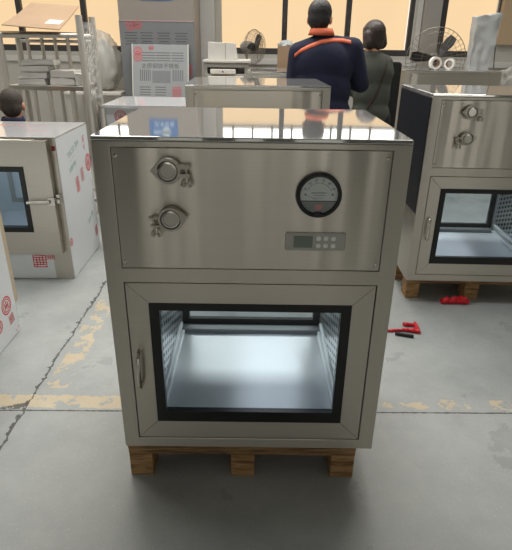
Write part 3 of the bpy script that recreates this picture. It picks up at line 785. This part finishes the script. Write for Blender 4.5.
mb = MB(); mb.bm.faces.new([mb.bm.verts.new(onflap(*p)) for p in ((0.66, 0.38), (0.93, 0.38), (0.95, 0.74), (0.68, 0.74))]); mb.build('paper_label', 'paper', cb)

# wrapped parts on the rack shelf
def parcel(name, lab, x, y, z, w, d, h, seed, rz=0.0, mat='paper', group='wrapped packs on the tube rack'):
    mb = MB(); n = 6
    bmesh.ops.create_cube(mb.bm, size=1.0)
    bmesh.ops.subdivide_edges(mb.bm, edges=mb.bm.edges[:], cuts=5, use_grid_fill=True)
    for v in mb.bm.verts:
        p = v.co.copy(); q = noise.noise_vector(Vector((p.x*4+seed, p.y*4, p.z*4)))
        v.co = Vector((p.x*w, p.y*d, (p.z+0.5)*h)) + Vector((q.x*w*0.03, q.y*d*0.03, (q.z*h*0.12) if p.z > -0.49 else 0))
        if v.co.z < 0: v.co.z = 0
    o = mb.build(name, mat, None, smooth=True, angle=50, bevel=0.0)
    o.location = (x, y, z); o.rotation_euler = (0, 0, rz)
    return tag(o, lab, 'pack', group)
for k in range(3):
    parcel('wrapped_pack', ('bottom pack of the square pile on the rack shelf', 'middle pack of the square pile on the rack shelf', 'white third pack of the square pile on the rack shelf')[k],
           -1.825+0.012*k, RY+0.15, 1.0515+0.048*k, 0.22, 0.22, 0.043, k*3.1, 0.05*k, 'pack_grey' if k < 2 else 'paper')
parcel('wrapped_pack', 'flat white pack lying topmost on the square pile on rack shelf', -1.765, RY+0.15, 1.197, 0.25, 0.20, 0.036, 21, 0.08)
for k in range(2):
    parcel('wrapped_pack', ('lower crumpled pack lying in the middle of rack shelf', 'upper crumpled white pack in the middle of rack shelf')[k],
           -1.585+0.02*k, RY+0.14, 1.0515+0.056*k, 0.19, 0.20, 0.052, 31+k*4, 0.1-0.12*k, 'pack_grey' if k == 0 else 'paper')
parcel('wrapped_pack', 'small pack at the post end of the rack shelf', -1.44, RY+0.14, 1.0515, 0.07, 0.18, 0.085, 47, 0.0, 'pack_grey')

# bubble-wrapped bag on a bench by the window
be = thing('work_bench', 'low pale workbench under the clear plastic bag by the windows', 'bench', (-1.78, 6.15, 0))
MB().box(-0.42, 0.22, -0.02, 0.60, 0.815, 0.845).build('bench_top', 'machine_w', be, bevel=0.004)
for sx in (-0.38, 0.18):
    for sy in (0.02, 0.56): MB().box(sx-0.02, sx+0.02, sy-0.02, sy+0.02, 0, 0.8145).build('leg', 'steel_tube', be)
bg = thing('plastic_bag', 'big clear plastic bag of white foam standing between rack and tall cabinet', 'bag', (-1.80, 6.42, 0.846))
def blob(mat, name, parent, sx, sy, sz, amp, seed):
    mb = MB(); bmesh.ops.create_icosphere(mb.bm, subdivisions=4, radius=1)
    for v in mb.bm.verts:
        p = v.co.copy(); n_ = noise.noise(p*2.3+Vector((seed, 0, 0)))*amp + noise.noise(p*5+Vector((seed, 4, 0)))*amp*0.5
        q = Vector([math.copysign(abs(c)**0.78, c) for c in p])
        v.co = Vector((q.x*sx, q.y*sy, (q.z+1)*sz)) * 1.0 * 1.0
        v.co.x *= 1 - 0.22*max(0, p.z); v.co += Vector((p.x, p.y, 0))*n_
        v.co.z = max(0, v.co.z + p.z*n_*0.6)
    return mb.build(name, mat, parent, smooth=True, angle=180)
blob('bag_in', 'foam_filling', bg, 0.14, 0.14, 0.27, 0.03, 2)
blob('bag', 'bag_skin', bg, 0.195, 0.19, 0.315, 0.06, 9)

# ------------------------------------------------------------------ bench with printer, carton and brown box; fans
dk = thing('office_desk', 'grey desk under the window holding the printer and brown box', 'desk', (-0.20, 5.62, 0))
MB().box(-0.42, 0.62, 0, 0.62, 0.925, 0.955).build('desk_top', 'machine', dk, bevel=0.004)
for sx in (-0.39, 0.59):
    MB().box(sx-0.02, sx+0.02, 0.03, 0.59, 0, 0.9245).build('side_panel', 'machine', dk)
pt = thing('printer', 'grey desktop printer with open paper slot, on the desk by the pillar', 'printer', (-0.34, 5.66, 0.9555))
MB().cells([-0.23, -0.19, 0.19, 0.23], [0, 0.10, 0.38], [0, 0.10, 0.13, 0.19, 0.235], lambda x, y, z: not (abs(x) < 0.19 and y < 0.10 and 0.13 < z < 0.19)).build('housing', 'machine', pt, bevel=0.008)
MB().box(-0.16, 0.10, -0.03, 0.09, 0.1305, 0.175).build('front_cover', 'machine_w', pt, bevel=0.008)
MB().box(-0.18, 0.18, -0.10, 0.095, 0.10, 0.108).build('paper_tray', 'machine_w', pt, bevel=0.002)
MB().box(-0.232, 0.25, -0.02, 0.385, 0.2355, 0.262).build('lid', 'machine_w', pt, bevel=0.006)
MB().lathe([(0.008, 0), (0.008, -0.006)], (-0.03, -0.03, 0.152), 'y', 14).build('button', 'black_plastic', pt)
cx_ = thing('white_carton', 'white carton standing open on the printer lid', 'carton', (-0.385, 5.72, 1.2185))
MB().prism([(-0.14, 0.0), (0.16, 0.0), (0.13, 0.155), (-0.14, 0.165)], 'y', 0, 0.26).build('box', 'paper', cx_, bevel=0.003)
MB().box(0.035, 0.042, -0.002, 0.262, 0.005, 0.158).build('tape_strip', 'machine', cx_)
bb = thing('brown_carton', 'brown carton with torn plastic poking out, beside the man in navy', 'carton', (0.275, 5.70, 0.9555))
MB().cells([-0.085, -0.079, 0.079, 0.085], [0, 0.006, 0.19, 0.196], [0, 0.006, 0.40], lambda x, y, z: z < 0.006 or abs(x) > 0.079 or y < 0.006 or y > 0.19).build('box', 'cardboard', bb)
mb = MB(); bmesh.ops.create_icosphere(mb.bm, subdivisions=3, radius=1)
for v in mb.bm.verts:
    p = v.co.copy(); k = 1 + 0.5*noise.noise(p*3); v.co = Vector((p.x*0.075*k, 0.098+p.y*0.085*k, 0.395+p.z*0.055*k))
mb.build('plastic_lining', 'foam', bb, smooth=True, angle=180)

def make_fan(label, x, y, zc, r, rz, tilt=0.0, group='pedestal fans'):
    root = thing('pedestal_fan', label, 'fan', (x, y, 0), rz, group)
    MB().lathe([(0.20, 0), (0.20, 0.012), (0.17, 0.03), (0.03, 0.045)], (0, 0.10, 0), 'z', 32).build('base', 'black_plastic', root, smooth=True)
    MB().tube([(0, 0.10, 0.04), (0, 0.10, zc)], 0.014, 12).build('pole', 'wire', root, smooth=True)
    MB().lathe([(0.03, 0.03), (0.06, 0.05), (0.062, 0.14), (0.04, 0.17)], (0, 0, zc), 'y', 24).build('motor', 'machine', root, smooth=True)
    cage = MB(); n = 36
    for k in range(n):
        a = 2*PI*k/n; c, s = math.cos(a), math.sin(a)
        prof = [(0.12, -0.075), (0.5, -0.085), (0.85, -0.06), (1.0, 0.0), (0.9, 0.045), (0.5, 0.06), (0.18, 0.05)]
        cage.tube([(q*r*c, h, zc+q*r*s) for q, h in prof], 0.0016, 4)
    for q, h, w in ((1.0, 0.0, 0.004), (0.85, -0.06, 0.002), (0.5, -0.085, 0.002), (0.12, -0.075, 0.003), (0.75, 0.052, 0.002)):
        cage.tube([(q*r*math.cos(2*PI*k/40), h, zc+q*r*math.sin(2*PI*k/40)) for k in range(40)], w, 5, True)
    cage.build('cage', 'wire', root)
    MB().lathe([(0.02, -0.06), (0.045, -0.045), (0.048, 0.025)], (0, 0, zc), 'y', 20).build('hub', 'blade', root, smooth=True)
    for k in range(3):
        a = 2*PI*k/3 + 0.95; ca, sa = math.cos(a), math.sin(a)
        mb = MB(); pts = []
        for t, w in ((0.12, 0.03), (0.35, 0.06), (0.65, 0.075), (0.86, 0.055)):
            for sgn in (-1, 1): pts.append((t*r*ca - sgn*w*r*2.2*sa, sgn*0.018-0.018, zc + t*r*sa + sgn*w*r*2.2*ca))
        vs = [mb.bm.verts.new(p) for p in pts]
        for i in range(3): mb.bm.faces.new([vs[2*i], vs[2*i+1], vs[2*i+3], vs[2*i+2]])
        o = mb.build('blade', 'blade', root); sd = o.modifiers.new('thick', 'SOLIDIFY'); sd.thickness = 0.004
    return root
make_fan('narrow pedestal fan turned sideways between the printer and brown carton', -0.062, 6.55, 1.334, 0.185, math.radians(58))
make_fan('wide pedestal fan with wire cage facing out behind the tape rolls', 2.00, 6.36, 1.243, 0.325, math.radians(-8))

# ------------------------------------------------------------------ things on the pass box by the windows
TZ = 0.1416 + H + 0.0008
fp_ = thing('foam_wrapped_parcel', 'tall white foam-wrapped parcel standing on the pass box by the windows', 'parcel', (2.19, 5.58, TZ), -0.1)
mb = MB(); bmesh.ops.create_cube(mb.bm, size=1.0); bmesh.ops.subdivide_edges(mb.bm, edges=mb.bm.edges[:], cuts=9, use_grid_fill=True)
for v in mb.bm.verts:
    p = v.co.copy(); q = noise.noise_vector(p*5)
    v.co = Vector((p.x*(0.21+0.05*p.z) + 0.015*p.z, p.y*0.16, (p.z+0.5)*0.49 + (0.035*p.x if p.z > 0 else 0))) + Vector((q.x*0.010, q.y*0.014, 0 if p.z < -0.4 else q.z*0.012))
mb.build('foam_wrap', 'foam', fp_, smooth=True, angle=45)
MB().tube([(0.112, -0.02, 0.40), (0.12, -0.035, 0.30), (0.135, -0.03, 0.12), (0.15, -0.02, 0.02)], 0.005, 6).build('loose_strap', 'printgrey', fp_, smooth=True)
for k, (x, y, r, rz, lab) in enumerate(((1.735, 5.50, 0.058, 0.15, 'bigger white tape roll standing on edge beside the smaller one'), (1.90, 5.56, 0.05, -0.6, 'smaller white tape roll standing on edge nearer the foam parcel'))):
    t = thing('tape_roll', lab, 'tape roll', (x, y, TZ), rz, 'tape rolls')
    MB().lathe([(r*0.66, -0.024), (r, -0.024), (r, 0.024), (r*0.66, 0.024)], (0, 0, r), 'y', 40, True).build('tape', 'tape', t, smooth=True)
    MB().lathe([(r*0.58, -0.025), (r*0.655, -0.025), (r*0.655, 0.025), (r*0.58, 0.025)], (0, 0, r), 'y', 40, True).build('core', 'cardboard', t, smooth=True)
# clear bag lying beyond that box
pb = thing('clear_plastic_bag', 'small clear plastic bag heaped beyond the foam parcel by the tan wall', 'bag', (2.62, 5.75, 0.885))
blob('bag', 'bag_skin', pb, 0.13, 0.13, 0.15, 0.04, 15)
st = thing('side_table', 'grey side table under the small clear plastic bag', 'table', (2.66, 5.75, 0))
MB().box(-0.19, 0.24, -0.22, 0.22, 0.856, 0.884).build('table_top', 'machine', st, bevel=0.003)
for sx in (-0.16, 0.21):
    for sy in (-0.19, 0.19): MB().box(sx-0.015, sx+0.015, sy-0.015, sy+0.015, 0, 0.8555).build('leg', 'steel_tube', st)

# black chair between the woman and the dark-sided box
oc = thing('office_chair', 'black high-backed office chair partly hidden behind the person in the grey-green jacket', 'chair', (1.07, 4.98, 0))
MB().prism(rrect(-0.20, 0.20, 0.60, 1.245, 0.03), 'y', -0.04, 0.03).build('backrest', 'black_plastic', oc, bevel=0.012)
MB().box(-0.22, 0.22, 0.0, 0.44, 0.44, 0.52).build('seat', 'black_plastic', oc, bevel=0.02)
MB().tube([(0, 0.0, 0.46), (0, -0.005, 0.65)], 0.02, 10).build('back_bracket', 'black_plastic', oc, smooth=True)
MB().tube([(0, 0.22, 0.07), (0, 0.22, 0.44)], 0.025, 12).build('gas_post', 'black_plastic', oc, smooth=True)
for k in range(5):
    a = 2*PI*k/5 + 0.3
    leg = MB().tube([(0, 0.22, 0.09), (0.22*math.cos(a), 0.22+0.22*math.sin(a), 0.065)], [0.02, 0.013], 8).build('leg', 'black_plastic', oc, smooth=True)
    MB().lathe([(0.026, -0.01), (0.026, 0.01)], (0.22*math.cos(a), 0.22+0.22*math.sin(a), 0.0265), 'x', 14).build('caster', 'black_plastic', leg)

# ------------------------------------------------------------------ floor scraps
def scrap(name, lab, cat, loc, parts, mat, seed, group=None):
    mb = MB()
    for a, b_, r0, r1 in parts:
        a, b_ = Vector(a), Vector(b_); n_ = 9
        path = [a.lerp(b_, k/(n_-1)) + Vector((0.004*noise.noise(Vector((k*0.9, seed, 1))), 0.006*noise.noise(Vector((k*0.8, seed, 5))), 0)) for k in range(n_)]
        rr = [max(0.004, (r0 + (r1-r0)*k/(n_-1)) * (1 + 0.45*noise.noise(Vector((k*1.3, seed, 9))))) for k in range(n_)]
        for q, r in zip(path, rr): q.z = r + 0.0005
        mb.tube(path, rr, 8)
    o = mb.build(name, mat, None, smooth=True, angle=40)
    o.location = loc
    rm = o.modifiers.new('weld', 'REMESH'); rm.mode = 'VOXEL'; rm.voxel_size = 0.0025
    return tag(o, lab, cat, group)
scrap('red_strap_scrap', 'torn red plastic strap with crossing ends lying on open floor by black pen', 'scrap', (0.78, 2.375, 0),
      [((-0.085, -0.012, 0), (0.02, 0.0, 0), 0.008, 0.007), ((0.0, 0.0, 0), (0.085, -0.02, 0), 0.010, 0.012), ((0.08, -0.03, 0), (0.088, 0.075, 0), 0.011, 0.009), ((0.02, 0.055, 0), (0.085, 0.05, 0), 0.012, 0.008), ((0.045, -0.01, 0), (0.085, 0.02, 0), 0.008, 0.008)], 'red_plastic', 3, 'red plastic scraps')
scrap('red_strap_scrap', 'three red plastic lumps in a row on floor before the dark-sided box pallet', 'scrap', (1.165, 2.70, 0),
      [((-0.075, 0, 0), (-0.02, 0.006, 0), 0.016, 0.020), ((-0.03, 0.0, 0), (0.03, 0.01, 0), 0.016, 0.022), ((0.03, 0.006, 0), (0.085, 0.0, 0), 0.026, 0.015), ((0.05, 0.0, 0), (0.062, 0.03, 0), 0.014, 0.012)], 'red_plastic', 8, 'red plastic scraps')
pen = thing('marker_pen', 'black marker pen lying on the floor against the red strap', 'pen', (0.775, 2.322, 0.009), math.radians(-17))
MB().lathe([(0.006, -0.045), (0.009, -0.042), (0.009, 0.02)], (0, 0, 0), 'x', 14).build('barrel', 'black_plastic', pen, smooth=True)
MB().lathe([(0.0088, 0.0205), (0.0088, 0.045), (0.006, 0.05)], (0, 0, 0), 'x', 14).build('cap', 'ink', pen, smooth=True)

# ------------------------------------------------------------------ people
def sdf_mesh(name, parts, mat, parent, voxel=0.009, smooth=6):
    """overlapping balls along tapered limbs, fused into one skin"""
    mb = MB()
    for p in parts:
        if p[0] == 'e':
            _, c, sc, rot = p; mb.ball(c, 1.0, 3, sc, Euler(rot).to_matrix() if rot else None)
        else:
            _, a, ra, b_, rb = p; a, b_ = Vector(a), Vector(b_); n_ = max(2, int((b_-a).length / (0.35*min(ra, rb))) + 1)
            for k in range(n_+1):
                t = k/n_; mb.ball(a.lerp(b_, t), ra + (rb-ra)*t, 2)
    o = mb.build(name, mat, None)
    r = o.modifiers.new('r', 'REMESH'); r.mode = 'VOXEL'; r.voxel_size = voxel
    s = o.modifiers.new('s', 'SMOOTH'); s.factor = 0.5; s.iterations = smooth
    dg = bpy.context.evaluated_depsgraph_get(); dg.update()
    me = bpy.data.meshes.new_from_object(o.evaluated_get(dg))
    for p in me.polygons: p.use_smooth = True
    old = o.data; o.modifiers.clear(); o.data = me; bpy.data.meshes.remove(old)
    if parent: o.parent = parent
    return o

def hand(parts, wrist, dirv, palm_n, side):
    """palm, four bent fingers of different length and a side thumb"""
    w = Vector(wrist); d = Vector(dirv).normalized(); n_ = Vector(palm_n).normalized(); s = d.cross(n_).normalized() * side
    pc = w + d*0.045
    for k in (-1.2, -0.4, 0.4, 1.2): parts.append(('c', w + s*k*0.012, 0.017, w + d*0.085 + s*k*0.019, 0.011))
    for k, L_ in ((-1.5, 0.058), (-0.5, 0.072), (0.5, 0.078), (1.5, 0.070)):
        b0 = w + d*0.085 + s*k*0.017; b1 = b0 + d*L_*0.5 + n_*0.006; b2 = b1 + d*L_*0.3 + n_*0.016; b3 = b2 + d*L_*0.15 + n_*0.018
        parts += [('c', b0, 0.0092, b1, 0.0085), ('c', b1, 0.0085, b2, 0.0078), ('c', b2, 0.0078, b3, 0.007)]
    t0 = w + d*0.025 + s*0.026; t1 = t0 + d*0.032 + s*0.026 + n_*0.008; t2 = t1 + d*0.030 + s*0.008 + n_*0.008
    parts += [('c', t0, 0.0125, t1, 0.0105), ('c', t1, 0.0105, t2, 0.009)]

def head(parts, c, yaw, pitch, k=1.0):
    """skull, jaw, nose, lips, brow, ears around centre c, facing +y before the turn"""
    Rm = Euler((pitch, 0, yaw)).to_matrix(); c = Vector(c)
    def P(x, y, z): return c + Rm @ (Vector((x, y, z))*k)
    R_ = tuple(Rm.to_euler())
    parts += [('e', P(0, -0.012, 0.022), (0.074*k, 0.092*k, 0.088*k), R_), ('e', P(0, 0.030, -0.045), (0.056*k, 0.060*k, 0.068*k), R_),
              ('c', P(0, 0.088, 0.008), 0.009*k, P(0, 0.108, -0.026), 0.012*k), ('e', P(0, 0.078, -0.062), (0.025*k, 0.014*k, 0.010*k), R_),
              ('e', P(0, 0.066, -0.095), (0.024*k, 0.020*k, 0.016*k), R_), ('e', P(0, 0.074, 0.022), (0.050*k, 0.014*k, 0.010*k), R_)]
    for s in (-1, 1):
        parts += [('e', P(s*0.077, -0.006, -0.012), (0.012*k, 0.020*k, 0.032*k), R_), ('e', P(s*0.030, 0.074, 0.006), (0.013*k, 0.010*k, 0.009*k), R_)]
    return P, R_

def person(name, label, root_xy, rz, spec):
    root = thing(name, label, 'person', (*root_xy, 0), rz, None)
    J = spec; k = J.get('k', 1.0)
    body = []
    P, R_ = head(body, J['head'], J['yaw'], J['pitch'], k)
    hc = Vector(J['head'])
    body.append(('c', J['neck'], 0.060*k, hc + Vector((0, -0.012, -0.06)), 0.052*k))
    ch, pv = Vector(J['chest']), Vector(J['pelvis'])
    body += [('c', J['neck'], 0.062, ch, 0.10), ('e', ch, (0.155*k, 0.105*k, 0.17*k), None), ('c', ch, 0.11*k, pv, 0.115*k), ('e', pv, (0.155*k, 0.11*k, 0.11*k), None)]
    for s, arm in ((-1, J['arm_l']), (1, J['arm_r'])):
        a, e, w = [Vector(q) for q in arm]
        body += [('c', ch + Vector((s*0.08, 0, 0.10)), 0.06*k, a, 0.055*k), ('c', a, 0.052*k, e, 0.040*k), ('c', e, 0.040*k, w, 0.027*k)]
        hand(body, w, w - e + Vector((0, 0, -0.02)), Vector((0, 0, -1)), -s)
    for s, leg in ((-1, J['leg_l']), (1, J['leg_r'])):
        h_, kn, an = [Vector(q) for q in leg]
        body += [('c', h_, 0.085*k, kn, 0.055*k), ('c', kn, 0.055*k, an, 0.036*k), ('c', an, 0.036*k, an + Vector((0, 0.10, -0.035)), 0.030)]
    sdf_mesh('body', body, 'skin', root, 0.0062, 3)
    for s in (-1, 1):
        e = MB(); e.ball(P(s*0.030, 0.0805, 0.006), 0.0072*k, 2, (1.25, 0.6, 0.75)); e.build('eye', 'ink', root, smooth=True, angle=180)
    # clothes follow the same joints, a little larger
    wd, sl_ = J.get('wide', 1.0), J.get('slope', 0.045)
    jk = [('e', ch + Vector((0, 0, 0.02)), (0.185*k*wd, 0.130*k, 0.185*k), None), ('e', (ch*0.5+pv*0.5), (0.180*k*wd, 0.130*k, 0.21*k), None), ('e', pv, (0.190*k*wd, 0.14*k, 0.15*k), None),
          ('c', Vector(J['neck']) + Vector((0, -0.005, -0.03)), 0.075*k, ch, 0.12*k)]
    for s, arm in ((-1, J['arm_l']), (1, J['arm_r'])):
        a, e, w = [Vector(q) for q in arm]
        jk += [('c', Vector(J['neck']) + Vector((s*0.03, 0, -sl_)), 0.070*k, a, 0.078*k), ('c', ch + Vector((s*0.07, 0, 0.03)), 0.11*k, a + Vector((0, 0, -0.03)), 0.08*k),
               ('c', a, 0.080*k, e, 0.066*k), ('c', e, 0.066*k, w - (w-e).normalized()*0.02, 0.046*k)]
    jacket = sdf_mesh('jacket', jk, J['jacket'], root, 0.011, 5)
    tr = [('e', pv + Vector((0, 0, -0.02)), (0.170*k, 0.125*k, 0.11*k), None)]
    for s, leg in ((-1, J['leg_l']), (1, J['leg_r'])):
        h_, kn, an = [Vector(q) for q in leg]
        tr += [('c', h_, 0.100*k, kn, 0.072*k), ('c', kn, 0.072*k, an + Vector((0, 0, 0.0)), 0.058*k)]
        sdf_mesh('shoe', [('c', an + Vector((0, -0.03, -0.045)), 0.042, an + Vector((0, 0.05, -0.047)), 0.042), ('c', an + Vector((0, 0.05, -0.05)), 0.041, an + Vector((0, 0.16, -0.055)), 0.032)], 'shoe', root, 0.009, 3)
    sdf_mesh('trousers', tr, 'trouser', root, 0.011, 5)
    # hair: cap of the skull, kept off the face
    J['hair_fn'](P, R_, k, root)
    return root, P, jacket

def hair_cap(mat, long=0.0, thick=1.0):
    def fn(P, R_, k, root):
        parts = [('e', P(0, -0.018, 0.030), (0.080*k*thick, 0.092*k*thick, 0.088*k*thick), R_), ('e', P(0, -0.034, -0.012), (0.075*k*thick, 0.070*k*thick, 0.078*k), R_)]
        if long:
            for s in (-1, 1):
                parts += [('c', P(s*0.060, -0.028, 0.0), 0.056*k, P(s*0.068, -0.038, -0.058*long), 0.050*k), ('c', P(s*0.074, 0.012, 0.01), 0.024*k, P(s*0.074, 0.010, -0.075*long), 0.022*k)]
            parts += [('c', P(0, -0.055, 0.0), 0.055*k, P(0, -0.062, -0.068*long), 0.050*k), ('e', P(0, 0.045, 0.062), (0.066*k, 0.040*k, 0.034*k), R_)]
        sdf_mesh('hair', parts, mat, root, 0.007, 3)
    return fn

# man in navy, back to the camera, bent over the box before him
mx_, my_ = 0.452, 4.17
man, P, jk = person('person', 'man in navy work jacket with orange shoulder stripe and collar, back turned', (mx_, my_), 0, dict(
    k=1.06, head=(-0.012, 0.055, 1.552), yaw=-0.25, pitch=-0.22, neck=(0.012, 0.01, 1.43), chest=(0.03, 0.0, 1.215), pelvis=(0.02, -0.03, 0.90),
    arm_l=((-0.155, 0.02, 1.315), (-0.185, 0.03, 1.06), (-0.08, 0.21, 1.10)), arm_r=((0.240, 0.02, 1.350), (0.330, 0.05, 1.105), (0.22, 0.24, 1.13)),
    wide=1.18, slope=0.055,
    leg_l=((-0.08, -0.02, 0.86), (-0.10, 0.0, 0.48), (-0.10, -0.03, 0.092)), leg_r=((0.12, -0.02, 0.86), (0.14, 0.0, 0.48), (0.15, -0.03, 0.092)),
    jacket='navy', hair_fn=hair_cap('hair', 0.0, 1.05)))
def drape(path2, o, r, name, mat, parent, samples=40):
    """narrow band laid on the back of a garment: cast from behind onto its surface"""
    bm = bmesh.new(); bm.from_mesh(o.data)
    from mathutils.bvhtree import BVHTree
    bv = BVHTree.FromBMesh(bm); bm.free()
    mb = MB(); rows = []
    for k in range(samples+1):
        t = k/samples*(len(path2)-1); i = min(int(t), len(path2)-2); f = t-i
        x = path2[i][0]*(1-f)+path2[i+1][0]*f; z = path2[i][1]*(1-f)+path2[i+1][1]*f
        pr_ = []
        for s in (1, -1):
            hit = bv.ray_cast(Vector((x, -2, z+s*r)), Vector((0, 1, 0)))
            if hit[0] is None: break
            pr_.append(hit[0] + Vector((0, -0.004, 0)))
        if len(pr_) == 2: rows.append([mb.bm.verts.new(p) for p in pr_])
    for a, b_ in zip(rows[:-1], rows[1:]): mb.bm.faces.new([a[0], a[1], b_[1], b_[0]])
    o2 = mb.build(name, mat, parent, smooth=True, angle=180)
    sd = o2.modifiers.new('t', 'SOLIDIFY'); sd.thickness = 0.003
    return o2
drape([(-0.195, 1.298), (-0.15, 1.335), (-0.09, 1.366), (-0.01, 1.396), (0.08, 1.410), (0.16, 1.408), (0.215, 1.398)], jk, 0.013, 'shoulder_stripe', 'orange', jk)
cp = MB()
nk = Vector((0.002, 0.018, 1.458))
for h_, r in ((0.0, 0.078), (0.018, 0.077), (0.030, 0.070)):
    pass
cp.lathe([(0.098, -0.020), (0.090, 0.006), (0.080, 0.028), (0.074, 0.026), (0.078, -0.016)], nk, 'z', 28, True)
cp.build('collar', 'orange', jk, smooth=True, angle=180)

# woman with bob, brown cross-body strap
wm, P, jk2 = person('person', 'person with bobbed dark hair, grey-green jacket and brown shoulder strap, beside the navy man', (0.955, 4.62), 0, dict(
    k=0.95, head=(-0.030, 0.03, 1.442), yaw=0.55, pitch=-0.12, neck=(-0.025, 0.0, 1.325), chest=(0.0, 0.0, 1.135), pelvis=(0.0, -0.02, 0.84),
    arm_l=((-0.130, 0.02, 1.23), (-0.155, 0.05, 1.03), (-0.12, 0.17, 1.11)), arm_r=((0.085, 0.01, 1.235), (0.105, 0.03, 1.02), (0.02, 0.17, 1.06)),
    wide=0.92, slope=0.05,
    leg_l=((-0.08, -0.02, 0.80), (-0.09, 0.0, 0.45), (-0.09, -0.03, 0.092)), leg_r=((0.09, -0.02, 0.80), (0.10, 0.0, 0.45), (0.10, -0.03, 0.092)),
    jacket='olive', hair_fn=hair_cap('hair_b', 1.0, 1.16)))
drape([(0.075, 1.32), (0.085, 1.26), (0.07, 1.18), (0.04, 1.08), (0.0, 0.98), (-0.05, 0.90)], jk2, 0.016, 'shoulder_strap', 'strap', jk2)

# seated worker, only the head shows over the wrapped box
sm, P, jk3 = person('person', 'seated person with cropped greying hair and navy collar, head over the film-wrapped box', (-1.755, 3.80), 0, dict(
    k=0.98, head=(0.0, 0.03, 0.955), yaw=0.2, pitch=-0.15, neck=(0.0, 0.0, 0.825), chest=(0.0, 0.0, 0.63), pelvis=(0.0, 0.0, 0.355),
    arm_l=((-0.195, 0.02, 0.755), (-0.22, 0.12, 0.50), (-0.12, 0.27, 0.52)), arm_r=((0.195, 0.02, 0.755), (0.22, 0.12, 0.50), (0.12, 0.27, 0.52)),
    leg_l=((-0.09, 0.03, 0.34), (-0.13, 0.34, 0.43), (-0.12, 0.25, 0.092)), leg_r=((0.09, 0.03, 0.34), (0.13, 0.34, 0.43), (0.12, 0.25, 0.092)),
    jacket='navy', hair_fn=hair_cap('hair_s', 0.0, 0.985)))
MB().lathe([(0.080, -0.01), (0.078, 0.016), (0.070, 0.030), (0.068, -0.01)], (0, 0.005, 0.848), 'z', 24, True).build('collar', 'navy_hi', jk3, smooth=True, angle=180)
sl = thing('stool', 'low wooden stool under the seated person', 'stool', (-1.755, 3.80, 0))
MB().lathe([(0.15, 0), (0.155, 0.01), (0.155, 0.024), (0.15, 0.03)], (0, 0, 0.165), 'z', 28).build('seat', 'wood', sl, smooth=True)
for k in range(3):
    a = 2*PI*k/3 + 0.5
    MB().tube([(0.09*math.cos(a), 0.09*math.sin(a), 0.167), (0.13*math.cos(a), 0.13*math.sin(a), 0.0)], 0.014, 8).build('leg', 'wood', sl, smooth=True)

# ------------------------------------------------------------------ light
def area(name, loc, target, sx, sy, power, rgb):
    l = bpy.data.lights.new(name, 'AREA'); l.shape = 'RECTANGLE'; l.size = sx; l.size_y = sy; l.energy = power; l.color = lin(rgb)[:3]
    o = bpy.data.objects.new(name, l); col.objects.link(o); o.location = loc
    o.rotation_euler = (Vector(target) - Vector(loc)).to_track_quat('-Z', 'Y').to_euler()
    return o
area('ceiling_light', (-2.2, 3.4, 4.1), (-1.8, 2.6, 0), 2.4, 1.2, 60, (255, 252, 246))
area('ceiling_light', (2.0, 3.4, 4.1), (2.0, 2.6, 0), 1.6, 0.8, 8, (255, 252, 246))
area('ceiling_light', (0.1, 2.5, 4.1), (0.1, 2.6, 0), 1.2, 0.5, 42, (246, 250, 255))
area('skylight', (0.1, 4.9, 4.1), (0.0, 1.4, 0), 5.0, 1.0, 330, (255, 251, 243))
w = bpy.data.worlds.new('hall'); scn.world = w; w.use_nodes = True
bgn = w.node_tree.nodes['Background']; bgn.inputs['Color'].default_value = lin((196, 194, 186)); bgn.inputs['Strength'].default_value = 2.3

# ------------------------------------------------------------------ camera
cam = bpy.data.cameras.new('camera'); co = bpy.data.objects.new('camera', cam); col.objects.link(co)
h, pitch, roll, f = 1.3885, 0.42497, 0.0153, 514.98
c, s = math.cos(pitch), math.sin(pitch)
fwd, up, rt = Vector((0, c, -s)), Vector((0, s, c)), Vector((1, 0, 0))
R_ = rt*math.cos(roll) + up*math.sin(roll); U_ = up*math.cos(roll) - rt*math.sin(roll)
mm = Matrix((R_, U_, -fwd)).transposed().to_4x4(); mm.translation = (0, 0, h)
co.matrix_world = mm
cam.sensor_fit = 'VERTICAL'; cam.sensor_height = 36.0; cam.lens = f/550*36.0; cam.clip_start = 0.02
scn.camera = co
scn.view_settings.view_transform = 'Standard'
scn.view_settings.look = 'None'
scn.cycles.max_bounces = 10
scn.cycles.transparent_max_bounces = 16
